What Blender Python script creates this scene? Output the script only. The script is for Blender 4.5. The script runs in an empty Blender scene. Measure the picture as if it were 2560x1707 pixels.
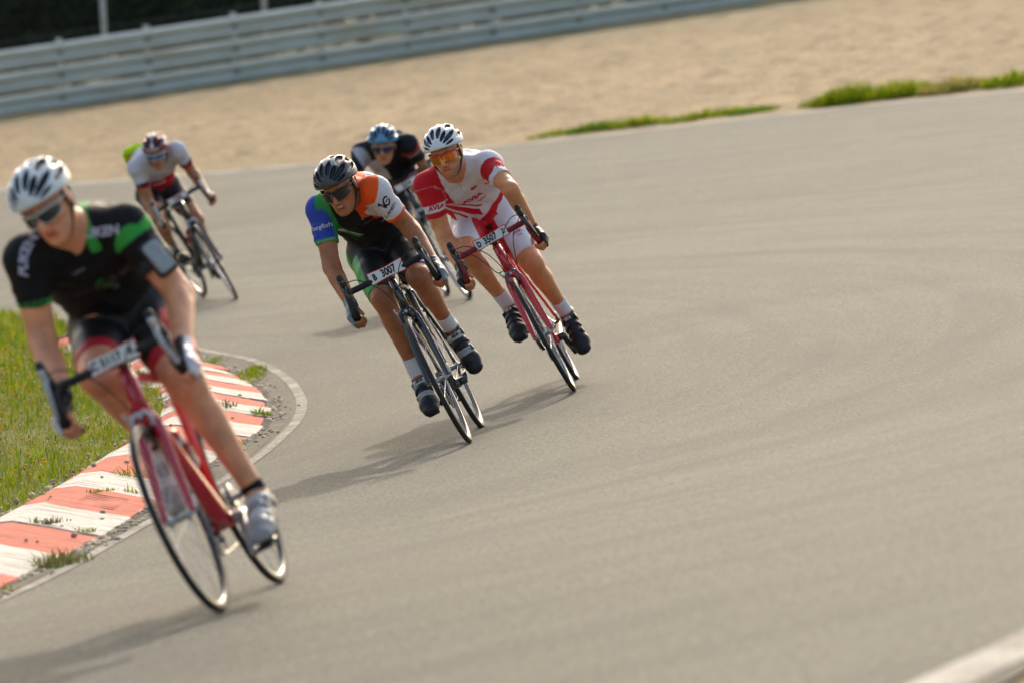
import bpy, math, random, time
import numpy as np
from mathutils import Matrix, Vector, geometry
from mathutils.bvhtree import BVHTree
T0=time.time()
sc=bpy.context.scene
# ------------------------------------------------------------------ camera, sky, sun, exposure
PITCH=math.radians(4.0); ROLL=math.radians(3.0); CZ=2.35
cp,sp=math.cos(PITCH),math.sin(PITCH); cr_,sr_=math.cos(ROLL),math.sin(ROLL)
FW=np.array([0,cp,-sp]); r0=np.array([1.,0,0]); d0=-np.cross(r0,FW)
CR=cr_*r0+sr_*d0; CD=-sr_*r0+cr_*d0; CP=np.array([0,0,CZ])
cam=bpy.data.cameras.new('camera'); camo=bpy.data.objects.new('camera',cam); sc.collection.objects.link(camo)
cam.lens=200; cam.sensor_width=36; cam.sensor_fit='HORIZONTAL'; cam.clip_start=.5; cam.clip_end=6000
camo.matrix_world=Matrix([[CR[i],-CD[i],-FW[i],CP[i]] for i in range(3)]+[[0,0,0,1]])
cam.dof.use_dof=True; cam.dof.focus_distance=28.3; cam.dof.aperture_fstop=3.5; cam.dof.aperture_blades=0
sc.camera=camo
SUN_EL=math.radians(27.5); SUN_AZ=math.radians(7.0)   # azimuth from +Y toward +X
w=bpy.data.worlds.new('World'); sc.world=w; w.use_nodes=True
nt=w.node_tree; bg=nt.nodes['Background']; sky=nt.nodes.new('ShaderNodeTexSky'); sky.sky_type='NISHITA'
sky.sun_disc=False; sky.sun_elevation=SUN_EL; sky.sun_rotation=SUN_AZ; sky.air_density=1.2; sky.dust_density=5.0; sky.ozone_density=1.0
nt.links.new(sky.outputs[0],bg.inputs[0]); bg.inputs[1].default_value=.15
sl=bpy.data.lights.new('sun','SUN'); sl.energy=1.25; sl.angle=math.radians(1.0); sl.color=(1,.90,.76)
so=bpy.data.objects.new('sun',sl); sc.collection.objects.link(so)
sd=Vector((math.sin(SUN_AZ)*math.cos(SUN_EL),math.cos(SUN_AZ)*math.cos(SUN_EL),math.sin(SUN_EL)))
so.rotation_euler=sd.to_track_quat('Z','Y').to_euler(); so.location=(10,60,40)
sc.view_settings.view_transform='Standard'; sc.view_settings.look='None'; sc.view_settings.exposure=0.83; sc.view_settings.gamma=1
sc.render.engine='CYCLES'
sc.render.resolution_x=1024; sc.render.resolution_y=682
# ------------------------------------------------------------------ helpers
COL=sc.collection
A3=lambda *v: np.array(v,float)
def nrm(v): v=np.asarray(v,float); return v/max(np.linalg.norm(v),1e-9)
def tag(o,label=None,cat=None,group=None,kind=None):
    if label:o['label']=label
    if cat:o['category']=cat
    if group:o['group']=group
    if kind:o['kind']=kind
    return o
def empty(name,mat=None,label=None,cat=None,group=None):
    o=bpy.data.objects.new(name,None); COL.objects.link(o); o.empty_display_size=.2
    if mat is not None: o.matrix_world=mat
    return tag(o,label,cat,group)
class MB:
    def __init__(s): s.v=[]; s.f=[]; s.c=[]; s.n=0
    def add(s,v,f,c=None):
        v=np.asarray(v,float).reshape(-1,3); s.v.append(v)
        s.f+= [tuple(int(i)+s.n for i in q) for q in f]
        s.c.append(np.tile(c,(len(v),1)) if (c is not None and np.ndim(c)==1) else (c if c is not None else np.tile((.5,.5,.5),(len(v),1))))
        s.n+=len(v); return s
    def build(s,name,mat,parent=None,smooth=True,label=None):
        return mkobj(name,np.concatenate(s.v),s.f,mat,parent,np.concatenate(s.c),smooth,label)
def mkobj(name,v,f,mat,parent=None,col=None,smooth=True,label=None):
    me=bpy.data.meshes.new(name); v=np.asarray(v,np.float32)
    if isinstance(f,np.ndarray):
        n,k=f.shape; me.vertices.add(len(v)); me.vertices.foreach_set('co',v.ravel())
        me.loops.add(n*k); me.loops.foreach_set('vertex_index',f.ravel().astype(np.int32))
        me.polygons.add(n); me.polygons.foreach_set('loop_start',np.arange(0,n*k,k,dtype=np.int32))
        me.update(calc_edges=True); me.validate()
    else: me.from_pydata(v.tolist(),[],f)
    me.polygons.foreach_set('use_smooth',[smooth]*len(me.polygons))
    if col is not None:
        at=me.color_attributes.new('col','FLOAT_COLOR','POINT')
        cc=np.ones((len(me.vertices),4),np.float32); cc[:,:3]=col; at.data.foreach_set('color',cc.ravel())
    me.materials.append(mat); me.update()
    o=bpy.data.objects.new(name,me); COL.objects.link(o)
    if parent is not None:o.parent=parent
    if label:o['label']=label
    return o
def basis(t,up=(0,0,1)):
    t=nrm(t); up=A3(*up)
    if abs(t@nrm(up))>.97: up=A3(1,0,0) if abs(t[0])<.9 else A3(0,1,0)
    a=nrm(np.cross(up,t)); b=np.cross(t,a); return t,a,b
def catmull(P,n=6):
    P=[np.asarray(p,float) for p in P]; P=[2*P[0]-P[1]]+P+[2*P[-1]-P[-2]]; out=[]
    for i in range(1,len(P)-2):
        for k in range(n):
            t=k/n; a,b,c,d=P[i-1:i+3]
            out.append(.5*((2*b)+(c-a)*t+(2*a-5*b+4*c-d)*t*t+(-a+3*b-3*c+d)*t**3))
    out.append(P[-2]); return np.array(out)
def tube(mb,P,r,n=10,c=None,sc2=(1,1),cap=True,up=(0,0,1)):
    P=np.asarray(P,float); r=np.broadcast_to(np.interp(np.linspace(0,1,len(P)),np.linspace(0,1,len(r)),r) if np.ndim(r) else np.full(len(P),r),len(P))
    V=[];
    T=np.gradient(P,axis=0); t,a,b=basis(T[0],up)
    for i in range(len(P)):
        t=nrm(T[i]); a=nrm(a-t*(a@t)); b=np.cross(t,a)
        for k in range(n):
            th=2*math.pi*k/n; V.append(P[i]+r[i]*(sc2[0]*math.cos(th)*a+sc2[1]*math.sin(th)*b))
    F=[(i*n+k,i*n+(k+1)%n,(i+1)*n+(k+1)%n,(i+1)*n+k) for i in range(len(P)-1) for k in range(n)]
    if cap: F.append(tuple(range(n))[::-1]); F.append(tuple(range((len(P)-1)*n,len(P)*n)))
    mb.add(V,F,c); return mb
def lathe(mb,prof,cen,ax,n=48,c=None,closed=True):
    # prof list of (radius, offset along axis)
    t,a,b=basis(ax); V=[];m=len(prof)
    for k in range(n):
        th=2*math.pi*k/n; e=math.cos(th)*a+math.sin(th)*b
        for (r,h) in prof: V.append(cen+e*r+t*h)
    F=[]
    for k in range(n):
        for j in range(m if closed else m-1):
            k2=(k+1)%n; j2=(j+1)%m; F.append((k*m+j,k*m+j2,k2*m+j2,k2*m+j))
    mb.add(V,F,c); return mb
def box(mb,c0,ax,ay,az,hx,hy,hz,c=None,bev=.0):
    V=[]; 
    for sx in(-1,1):
        for sy in(-1,1):
            for sz in(-1,1): V.append(np.asarray(c0)+sx*hx*ax+sy*hy*ay+sz*hz*az)
    F=[(0,1,3,2),(4,6,7,5),(0,4,5,1),(2,3,7,6),(0,2,6,4),(1,5,7,3)]
    mb.add(V,F,c); return mb
def rbox(mb,c0,ax,ay,az,hx,hy,hz,c=None):
    # box with chamfered rim (octagonal section swept along ax)
    q=.3; ring=[(1,1-q),(1-q,1),(-1+q,1),(-1,1-q),(-1,-1+q),(-1+q,-1),(1-q,-1),(1,-1+q)]
    V=[];secs=[(-1,.72),(-.86,1),(.86,1),(1,.72)]
    for (s,k) in secs:
        for (a,b) in ring: V.append(np.asarray(c0)+s*hx*ax+a*k*hy*ay+b*k*hz*az)
    F=[(i*8+j,i*8+(j+1)%8,(i+1)*8+(j+1)%8,(i+1)*8+j) for i in range(3) for j in range(8)]
    F+=[tuple(range(8))[::-1],tuple(range(24,32))]
    mb.add(V,F,c); return mb
# ------------------------------------------------------------------ materials
def newmat(name):
    m=bpy.data.materials.new(name); m.use_nodes=True; n=m.node_tree; return m,n,n.nodes['Principled BSDF']
def setp(b,**k):
    for a,v in k.items():
        a=a.replace('_',' ')
        if a in b.inputs: b.inputs[a].default_value=v
def nnoise(n,scale,detail=4,rough=.6,vec=None,dist=0):
    t=n.nodes.new('ShaderNodeTexNoise'); t.inputs['Scale'].default_value=scale; t.inputs['Detail'].default_value=detail
    t.inputs['Roughness'].default_value=rough; t.inputs['Distortion'].default_value=dist
    if vec is not None:n.links.new(vec,t.inputs['Vector'])
    return t
def mapr(n,sock,a,b,c,d):
    m=n.nodes.new('ShaderNodeMapRange'); n.links.new(sock,m.inputs[0])
    for i,v in enumerate((a,b,c,d)): m.inputs[i+1].default_value=v
    return m.outputs[0]
def mix(n,fac,a,b,mode='MIX'):
    m=n.nodes.new('ShaderNodeMix'); m.data_type='RGBA'; m.blend_type=mode
    for s,v in ((m.inputs[0],fac),(m.inputs[6],a),(m.inputs[7],b)):
        if hasattr(v,'is_linked') or isinstance(v,bpy.types.NodeSocket): n.links.new(v,s)
        elif isinstance(v,(int,float)): s.default_value=v
        else: s.default_value=(*v,1)
    return m.outputs[2]
def coord(n,scale=(1,1,1),rot=(0,0,0)):
    c=n.nodes.new('ShaderNodeTexCoord'); m=n.nodes.new('ShaderNodeMapping'); m.inputs['Scale'].default_value=scale; m.inputs['Rotation'].default_value=rot
    n.links.new(c.outputs['Object'],m.inputs[0]); return m.outputs[0]
def bump(n,b,h,strength,dist=.01):
    q=n.nodes.new('ShaderNodeBump'); q.inputs['Strength'].default_value=strength; q.inputs['Distance'].default_value=dist
    n.links.new(h,q.inputs['Height']); n.links.new(q.outputs[0],b.inputs['Normal'])
def attrmat(name,rough=.5,metal=0,spec=.5,var=.1,vs=30,bs=0,bscale=200,bstretch=(1,1,1),coat=0,sss=0,sheen=0,bdist=.003):
    m,n,b=newmat(name); at=n.nodes.new('ShaderNodeAttribute'); at.attribute_name='col'
    v=coord(n); t=nnoise(n,vs,5,.6,v); f=mapr(n,t.outputs[0],.3,.7,1-var,1+var)
    col=mix(n,1.0,at.outputs[0],f,'MULTIPLY'); n.links.new(col,b.inputs['Base Color'])
    setp(b,Roughness=rough,Metallic=metal,Specular_IOR_Level=spec,Coat_Weight=coat,Coat_Roughness=.08)
    r=mapr(n,t.outputs[0],.3,.7,max(0,rough-.08),min(1,rough+.08)); n.links.new(r,b.inputs['Roughness'])
    if sss: setp(b,Subsurface_Weight=sss,Subsurface_Radius=(.012,.005,.003),Subsurface_Scale=1.0)
    if sheen: setp(b,Sheen_Weight=sheen,Sheen_Roughness=.4)
    if bs:
        v2=coord(n,bstretch); t2=nnoise(n,bscale,4,.6,v2,.6); bump(n,b,t2.outputs[0],bs,bdist)
    return m
M={}
M['skin']=attrmat('skin',.45,spec=.45,var=.20,vs=14,bs=.5,bscale=60,sss=.10,bdist=.004)
M['cloth']=attrmat('jersey_fabric',.7,spec=.2,var=.08,vs=60,bs=.8,bscale=15,bstretch=(1,1,1.5),sheen=0,bdist=.012)
M['lycra']=attrmat('lycra',.5,spec=.4,var=.06,vs=60,bs=.25,bscale=25,bdist=.006)
M['gloss']=attrmat('gloss_shell',.25,spec=.5,var=.04,vs=40,coat=.3)
M['shell']=attrmat('helmet_shell',.42,spec=.45,var=.04,vs=40,coat=.08)
M['paint']=attrmat('frame_paint',.25,spec=.6,var=.05,vs=15,coat=.8)
M['leather']=attrmat('shoe_leather',.45,spec=.3,var=.15,vs=60,bs=.2,bscale=90)
M['rubber']=attrmat('rubber',.6,spec=.4,var=.15,vs=50,bs=.1,bscale=150)
M['metal']=attrmat('brushed_metal',.3,metal=.9,var=.1,vs=40)
M['plastic']=attrmat('plastic',.35,spec=.5,var=.06,vs=40)
M['print']=attrmat('print',.55,spec=.3,var=.12,vs=300)
M['lens']=attrmat('mirror_lens',.08,metal=.75,var=.05,vs=10,coat=.5)
M['sock']=attrmat('knit_sock',.85,spec=.2,var=.05,vs=200,bs=.5,bscale=120,bstretch=(1,1,3),bdist=.003)
# ------------------------------------------------------------------ terrain
AY=np.array([(-900,.8),(-50,.8),(5,.6),(12,.46),(18.7,.29),(23,.11),(27.35,-.02),(29.9,-.045),(40,-.105),(45,-.145),(52,-.08),(60,.1),(86,.80),(100,.95),(140,.6),(600,-3),(3000,-6)],float)
AM=np.gradient(AY[:,1],AY[:,0]); AM[0]=AM[-1]=0; AM[1]=0
def H(x,y):
    y=np.clip(np.asarray(y,float),-900,3000); i=np.clip(np.searchsorted(AY[:,0],y)-1,0,len(AY)-2)
    Y,Z=AY[:,0],AY[:,1]; h=Y[i+1]-Y[i]; t=(y-Y[i])/h
    return (2*t**3-3*t**2+1)*Z[i]+(t**3-2*t**2+t)*h*AM[i]+(-2*t**3+3*t**2)*Z[i+1]+(t**3-t**2)*h*AM[i+1]+.09*np.clip(np.asarray(x,float),-40,40)
def inpoly(x,y,P):
    x=np.asarray(x);y=np.asarray(y); r=np.zeros(x.shape,bool); P=np.asarray(P,float)
    for (x1,y1),(x2,y2) in zip(P,np.roll(P,-1,0)):
        c=((y1>y)!=(y2>y))&(x<(x2-x1)*(y-y1)/((y2-y1) if y2!=y1 else 1e-9)+x1); r^=c
    return r
def drape(name,P,step,dz,mat,kind='structure',dzf=None,bounds=None):
    P=np.asarray(P,float)
    # resample boundary
    B=[]
    for a,b in zip(P,np.roll(P,-1,0)):
        n=max(1,int(np.linalg.norm(b-a)/step)); 
        for k in range(n): B.append(a+(b-a)*k/n)
    B=np.array(B); x0,y0=P.min(0); x1,y1=P.max(0)
    gx,gy=np.meshgrid(np.arange(x0,x1,step),np.arange(y0,y1,step)); gx=gx.ravel();gy=gy.ravel()
    rs=np.random.RandomState(1); ins=inpoly(gx,gy,P); G=np.stack([gx[ins],gy[ins]],1)
    V=[Vector(p) for p in np.concatenate([B,G])]; nb=len(B)
    ov,oe,of,_,_,_=geometry.delaunay_2d_cdt(V,[(i,(i+1)%nb) for i in range(nb)],[list(range(nb))],1,1e-5)
    xy=np.array([tuple(v) for v in ov]); z=H(xy[:,0],xy[:,1])+dz
    if dzf is not None: z=z+dzf(xy)
    o=mkobj(name,np.column_stack([xy,z]),[tuple(f) for f in of],mat)
    return tag(o,kind=kind)
def offset_curve(P,d):
    T=np.gradient(P,axis=0); T/=np.linalg.norm(T,axis=1)[:,None]; return P+np.stack([-T[:,1],T[:,0]],1)*d
def resamp(P,ds):
    P=np.asarray(P,float); s=np.concatenate([[0],np.cumsum(np.linalg.norm(np.diff(P,axis=0),axis=1))]); n=max(2,int(s[-1]/ds)+1); q=np.linspace(0,s[-1],n)
    return np.column_stack([np.interp(q,s,P[:,i]) for i in range(P.shape[1])])
# ---- ground materials
def mat_gravel():
    m,n,b=newmat('gravel_bed'); v=coord(n)
    big=nnoise(n,.22,4,.6,v); med=nnoise(n,3.2,6,.72,v); vor=n.nodes.new('ShaderNodeTexVoronoi'); vor.inputs['Scale'].default_value=22; n.links.new(v,vor.inputs['Vector'])
    c=mix(n,mapr(n,big.outputs[0],.35,.65,0,1),(.265,.185,.092),(.345,.245,.128))
    c=mix(n,mapr(n,med.outputs[0],.47,.60,0,.8),c,(.17,.125,.068))
    st=mix(n,mapr(n,vor.outputs['Color'],0,1,0,1),(.72,.72,.72),(1.2,1.17,1.1)); c=mix(n,.8,c,st,'MULTIPLY')
    s=nnoise(n,4.5,3,.6,v); c=mix(n,mapr(n,s.outputs[0],.62,.72,0,.7),c,(.20,.155,.09))
    # greener edge by the guard rail
    sep=n.nodes.new('ShaderNodeSeparateXYZ'); n.links.new(v,sep.inputs[0])
    yn=nnoise(n,.8,3,.6,v); ad=n.nodes.new('ShaderNodeMath'); ad.operation='ADD'; n.links.new(sep.outputs[1],ad.inputs[0]); n.links.new(mapr(n,yn.outputs[0],.3,.7,-1.6,1.6),ad.inputs[1])
    c=mix(n,mapr(n,ad.outputs[0],82.5,85.5,0,.5),c,(.30,.27,.15))
    n.links.new(c,b.inputs['Base Color']); setp(b,Roughness=.9,Specular_IOR_Level=.2)
    bump(n,b,vor.outputs['Distance'],.5,.02); return m
def mat_asphalt():
    m,n,b=newmat('asphalt'); v=coord(n)
    agg=nnoise(n,62,3,.8,v); agg2=n.nodes.new('ShaderNodeTexVoronoi'); agg2.inputs['Scale'].default_value=150; n.links.new(v,agg2.inputs['Vector'])
    big=nnoise(n,.35,5,.6,v,.6); 
    streak=nnoise(n,1.0,5,.65,coord(n,(3.2,.35,1),(0,0,.35)),.4)
    c=mix(n,mapr(n,big.outputs[0],.3,.7,0,1),(0.1040,0.1021,0.0837),(0.1371,0.1342,0.1095))
    c=mix(n,mapr(n,streak.outputs[0],.45,.75,0,.4),c,(.15,.139,.12))
    c=mix(n,mapr(n,agg.outputs[0],.40,.62,0,1),mix(n,1.0,c,(.34,.35,.38),'MULTIPLY'),mix(n,1.0,c,(1.95,1.92,1.82),'MULTIPLY'))
    pa=n.nodes.new('ShaderNodeTexVoronoi'); pa.inputs['Scale'].default_value=90; n.links.new(v,pa.inputs['Vector'])
    c=mix(n,mapr(n,pa.outputs['Distance'],.0,.12,.5,0),c,(0.295,0.291,0.254))
    # tyre rubber laid in long arcs along the turn
    sep=n.nodes.new('ShaderNodeSeparateXYZ'); n.links.new(v,sep.inputs[0])
    def arc(cx,cy,r,wd,amt,c):
        q=n.nodes.new('ShaderNodeVectorMath'); q.operation='DISTANCE'; cmb=n.nodes.new('ShaderNodeCombineXYZ'); n.links.new(sep.outputs[0],cmb.inputs[0]); n.links.new(sep.outputs[1],cmb.inputs[1])
        n.links.new(cmb.outputs[0],q.inputs[0]); q.inputs[1].default_value=(cx,cy,0)
        wv=nnoise(n,.5,3,.6,v); a=n.nodes.new('ShaderNodeMath'); a.operation='ADD'; n.links.new(q.outputs['Value'],a.inputs[0]); n.links.new(mapr(n,wv.outputs[0],.3,.7,-.06,.06),a.inputs[1])
        s=n.nodes.new('ShaderNodeMath'); s.operation='SUBTRACT'; n.links.new(a.outputs[0],s.inputs[0]); s.inputs[1].default_value=r
        ab=n.nodes.new('ShaderNodeMath'); ab.operation='ABSOLUTE'; n.links.new(s.outputs[0],ab.inputs[0])
        f=n.nodes.new('ShaderNodeMath'); f.operation='MULTIPLY'; n.links.new(mapr(n,ab.outputs[0],0,wd,amt,0),f.inputs[0]); n.links.new(mapr(n,big.outputs[0],.35,.6,.2,1),f.inputs[1])
        return mix(n,f.outputs[0],c,(.085,.08,.075))
    for a in ((-14,33,17.5,.22,.5),(-12.5,32,15.2,.16,.25),(-16,35,21.2,.2,.4),(-13,34,18.9,.14,.25)): c=arc(*a,c)
    # long worn streaks that follow the racing line round the turn
    q=n.nodes.new('ShaderNodeVectorMath'); q.operation='SUBTRACT'; n.links.new(v,q.inputs[0]); q.inputs[1].default_value=(-14,33,0)
    s2=n.nodes.new('ShaderNodeSeparateXYZ'); n.links.new(q.outputs[0],s2.inputs[0])
    def mth(op,a_,b_=None):
        m_=n.nodes.new('ShaderNodeMath'); m_.operation=op
        for i_,z_ in enumerate((a_,b_)):
            if z_ is None: continue
            if isinstance(z_,(int,float)): m_.inputs[i_].default_value=z_
            else: n.links.new(z_,m_.inputs[i_])
        return m_.outputs[0]
    rad=mth('SQRT',mth('ADD',mth('MULTIPLY',s2.outputs[0],s2.outputs[0]),mth('MULTIPLY',s2.outputs[1],s2.outputs[1]))); ang=mth('ARCTAN2',s2.outputs[1],s2.outputs[0])
    def polar(kr,ka):
        cb=n.nodes.new('ShaderNodeCombineXYZ'); n.links.new(mth('MULTIPLY',rad,kr),cb.inputs[0]); n.links.new(mth('MULTIPLY',ang,ka),cb.inputs[1]); return cb.outputs[0]
    t1=nnoise(n,1,6,.7,polar(2.6,3.0),.2); t2=nnoise(n,1,4,.7,polar(14,8.0),.2)
    c=mix(n,mapr(n,t1.outputs[0],.48,.68,0,.55),c,(0.078,0.078,0.071)); c=mix(n,mapr(n,t1.outputs[0],.46,.25,0,.30),c,(0.205,0.198,0.174)); c=mix(n,mapr(n,t2.outputs[0],.62,.72,0,.5),c,(0.078,0.078,0.071)); c=mix(n,mapr(n,t2.outputs[0],.34,.24,0,.25),c,(0.230,0.226,0.200))
    n.links.new(c,b.inputs['Base Color'])
    c=mix(n,mapr(n,mth('ADD',rad,mapr(n,big.outputs[0],.3,.7,-.8,.8)),15.6,12.6,0,.38),c,(.085,.077,.062))
    n.links.new(c,b.inputs['Base Color']); n.links.new(mapr(n,agg.outputs[0],.3,.7,.75,.95),b.inputs['Roughness']); setp(b,Specular_IOR_Level=.12)
    bump(n,b,agg.outputs[0],.6,.008); return m
def mat_line(base=(.62,.60,.55),under=(.2,.19,.17),wear=.5,name='line_paint'):
    m,n,b=newmat(name); v=coord(n); t=nnoise(n,60,5,.7,v); t2=nnoise(n,3,4,.6,v)
    a=n.nodes.new('ShaderNodeMath'); a.operation='ADD'; n.links.new(t.outputs[0],a.inputs[0]); n.links.new(mapr(n,t2.outputs[0],.3,.7,-.15,.15),a.inputs[1])
    c=mix(n,mapr(n,a.outputs[0],wear-.08,wear+.12,0,1),base,under); n.links.new(c,b.inputs['Base Color']); setp(b,Roughness=.85,Specular_IOR_Level=.12)
    bump(n,b,t.outputs[0],.3,.003); return m
def mat_soil(name,a,bc,sc_=8,rough=.95):
    m,n,b=newmat(name); v=coord(n); t=nnoise(n,sc_,6,.65,v); t2=nnoise(n,sc_*9,3,.6,v)
    c=mix(n,mapr(n,t.outputs[0],.35,.65,0,1),a,bc); c=mix(n,.5,c,mix(n,t2.outputs[0],(.5,.5,.5),(1.4,1.4,1.4)),'MULTIPLY')
    n.links.new(c,b.inputs['Base Color']); setp(b,Roughness=rough,Specular_IOR_Level=.2); bump(n,b,t2.outputs[0],.6,.01); return m
MG=mat_gravel(); MA=mat_asphalt()
# ---- ground sheet
def axis(lo,hi,mid0,mid1,st):
    c=list(np.arange(mid0,mid1+1e-6,st)); x=mid1; s=st
    while x<hi: s*=1.35; x=min(hi,x+s); c.append(x)
    x=mid0; s=st; pre=[]
    while x>lo: s*=1.35; x=max(lo,x-s); pre.append(x)
    return np.array(pre[::-1]+c)
gx=axis(-2500,2500,-26,26,1.0); gy=axis(-800,2900,-4,112,1.0)
X,Y=np.meshgrid(gx,gy,indexing='ij'); Z=H(X,Y)-.012
idx=np.arange(X.size).reshape(X.shape)
F=np.stack([idx[:-1,:-1],idx[1:,:-1],idx[1:,1:],idx[:-1,1:]],-1).reshape(-1,4)
tag(mkobj('ground',np.stack([X,Y,Z],-1).reshape(-1,3),F,MG),kind='structure')
# ---- road
OUT=catmull([(-40,78),(-26,75.5),(-16,73),(-9,69.5),(-5.96,67.3),(-3.4,64.9),(.11,62.1),(2.91,60.7),(5.43,58.97),(8.3,56.4),(10.5,52.5),(11.3,47),(10.5,39),(8,31),(5,24),(2.5,17.8),(1.60,14.64),(1.24,13.77),(.5,12),(-1.0,9),(-4,4),(-7,-1),(-12,-8)],6)
ROAD=np.concatenate([OUT,[(-40,-8)]])
drape('road',ROAD,.5,0,MA)
# rough relief of the gravel trap (footprints, raked heaps)
def relief(x,y,seed,waves):
    r=np.random.RandomState(seed); z=np.zeros_like(x)
    for lo,hi,amp,n in waves:
        for _ in range(n):
            a=r.uniform(0,math.pi); k=2*math.pi/r.uniform(lo,hi); z+=amp/math.sqrt(n)*np.sin(k*(x*math.cos(a)+y*math.sin(a))+r.uniform(0,6.28)+.8*np.sin(x*.9+y*.7+r.uniform(0,6)))
    return z
gx2=np.arange(-11.5,11.6,.11); gy2=np.arange(56,87.6,.13); X2,Y2=np.meshgrid(gx2,gy2,indexing='ij')
dE=np.full(X2.shape,9.)
for p in resamp(OUT,.5):
    if 55<p[1]<80: dE=np.minimum(dE,np.hypot(X2-p[0],Y2-p[1]))
ins_=inpoly(X2.ravel(),Y2.ravel(),ROAD).reshape(X2.shape)
rz=relief(X2,Y2,3,((.28,.55,.013,16),(.7,1.6,.007,8),(.2,.3,.009,16))); rz=rz*np.clip(dE/1.2,0,1)*np.clip((87.4-Y2)/1.2,0.2,1)+.012*np.clip(dE/1.0,0,1); Z2=H(X2,Y2)-.006+rz; Z2[ins_]=H(X2,Y2)[ins_]-.06
for sl_ in ((0,slice(None)),(-1,slice(None)),(slice(None),0),(slice(None),-1)): Z2[sl_]-=.06
idx=np.arange(X2.size).reshape(X2.shape); F2=np.stack([idx[:-1,:-1],idx[1:,:-1],idx[1:,1:],idx[:-1,1:]],-1).reshape(-1,4)
tag(mkobj('gravel_trap',np.stack([X2,Y2,Z2],-1).reshape(-1,3),F2,MG),kind='structure')
# white outer edge line
def strip(name,Cv,w_,dz,mat,ds=.2,dzf=None):
    Cv=resamp(Cv,ds); L=offset_curve(Cv,w_/2); Rr=offset_curve(Cv,-w_/2); n=len(Cv)
    V=[];F=[]
    for a in (L,Rr): V.append(np.column_stack([a,H(a[:,0],a[:,1])+dz]))
    F=[(i,i+n,i+n+1,i+1) for i in range(n-1)]
    return tag(mkobj(name,np.concatenate(V),F,mat),kind='structure')
MO=resamp(offset_curve(OUT,-.18),.3)
strip('outer_white_line',MO,.20,.004,mat_line((.50,.47,.41),(.22,.20,.165),.50,'outer_line_paint'))
# inner white line
LN=catmull([(-2.95,15),(-2.45,18),(-1.95,21.04),(-1.63,25.0),(-1.33,28.1),(-1.24,29.3),(-1.185,30.5),(-1.19,31.6),(-1.24,32.66),(-1.35,34.04),(-1.52,35.47),(-1.72,36.73),(-1.98,37.86),(-2.35,39.6),(-2.75,41.66),(-3.2,43.8),(-3.9,46.6),(-6,52),(-10,58)],8)
strip('inner_white_line',LN,.06,.003,mat_line((.34,.315,.27),(.15,.138,.115),.47,'inner_line_paint'))
# dusty verge between the line and the kerb
KO=catmull([(-3.1,15),(-2.62,18),(-2.11,20.8),(-1.99,22.0),(-1.86,23.36),(-1.79,24.3),(-1.72,25.5),(-1.65,26.6),(-1.52,28.4),(-1.43,29.5),(-1.36,30.2),(-1.345,31.0),(-1.37,32.0),(-1.45,33.0),(-1.57,34.3),(-1.73,35.4),(-1.90,36.5),(-2.12,37.6),(-2.5,39.4),(-2.85,41.0)],8)
KO=resamp(KO,.05); KW=.62
DI=np.concatenate([offset_curve(resamp(LN,.2),.06)[5:-60],offset_curve(resamp(KO,.2),.15)[::-1]])
drape('verge_dirt',DI,.12,.002,mat_soil('verge_dust',(.105,.094,.075),(.155,.138,.11),5))
# ---- kerb of painted blocks
MST=attrmat('stone',.8,spec=.2,var=.2,vs=80)
def kz(u): return np.interp(u,[0,.06,.40,.50,.62],[.0,.018,.125,.125,.08])
def mat_kerb(name,base,dark):
    m,n,b=newmat(name); v=coord(n); t=nnoise(n,7,6,.7,v); t3=nnoise(n,60,4,.7,v); g=nnoise(n,1.0,4,.7,coord(n,(2.5,38,2)),.5)
    c=mix(n,mapr(n,t.outputs[0],.48,.64,0,.6),base,tuple(x*.72 for x in base)); c=mix(n,mapr(n,g.outputs[0],.54,.585,0,.85),c,dark); c=mix(n,mapr(n,t3.outputs[0],.57,.66,0,.6),c,dark)
    n.links.new(c,b.inputs['Base Color']); setp(b,Roughness=.85,Specular_IOR_Level=.12)
    hh=mix(n,.5,t3.outputs[0],g.outputs[0]); bump(n,b,hh,.9,.012); return m
MKR=mat_kerb('kerb_red',(.66,.16,.105),(.22,.07,.05)); MKW=mat_kerb('kerb_white',(.68,.64,.56),(.20,.18,.15))
sK=np.concatenate([[0],np.cumsum(np.linalg.norm(np.diff(KO,axis=0),axis=1))])
def at_s(s): return np.array([np.interp(s,sK,KO[:,0]),np.interp(s,sK,KO[:,1])])
NK=offset_curve(KO,1.0)-KO; NK/=np.linalg.norm(NK,axis=1)[:,None]
def n_s(s): return nrm([np.interp(s,sK,NK[:,0]),np.interp(s,sK,NK[:,1])])
s0=sK[np.argmin(abs(KO[:,1]-22.25))]; cuts=[s0]
while cuts[0]>.8: cuts.insert(0,cuts[0]-1.03)
while cuts[-1]<sK[-1]-.8:
    y=at_s(cuts[-1])[1]; cuts.append(cuts[-1]+(1.03 if y<26 else .86 if y<29.8 else .66))
kerb=empty('kerb',None); kerb.location=(KO[0][0],KO[0][1],0); bpy.context.view_layer.update()
tag(kerb,kind='structure')
k0=int(np.argmin([abs(c-s0) for c in cuts])); rs=np.random.RandomState(4)
kerbblocks=[]
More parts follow.
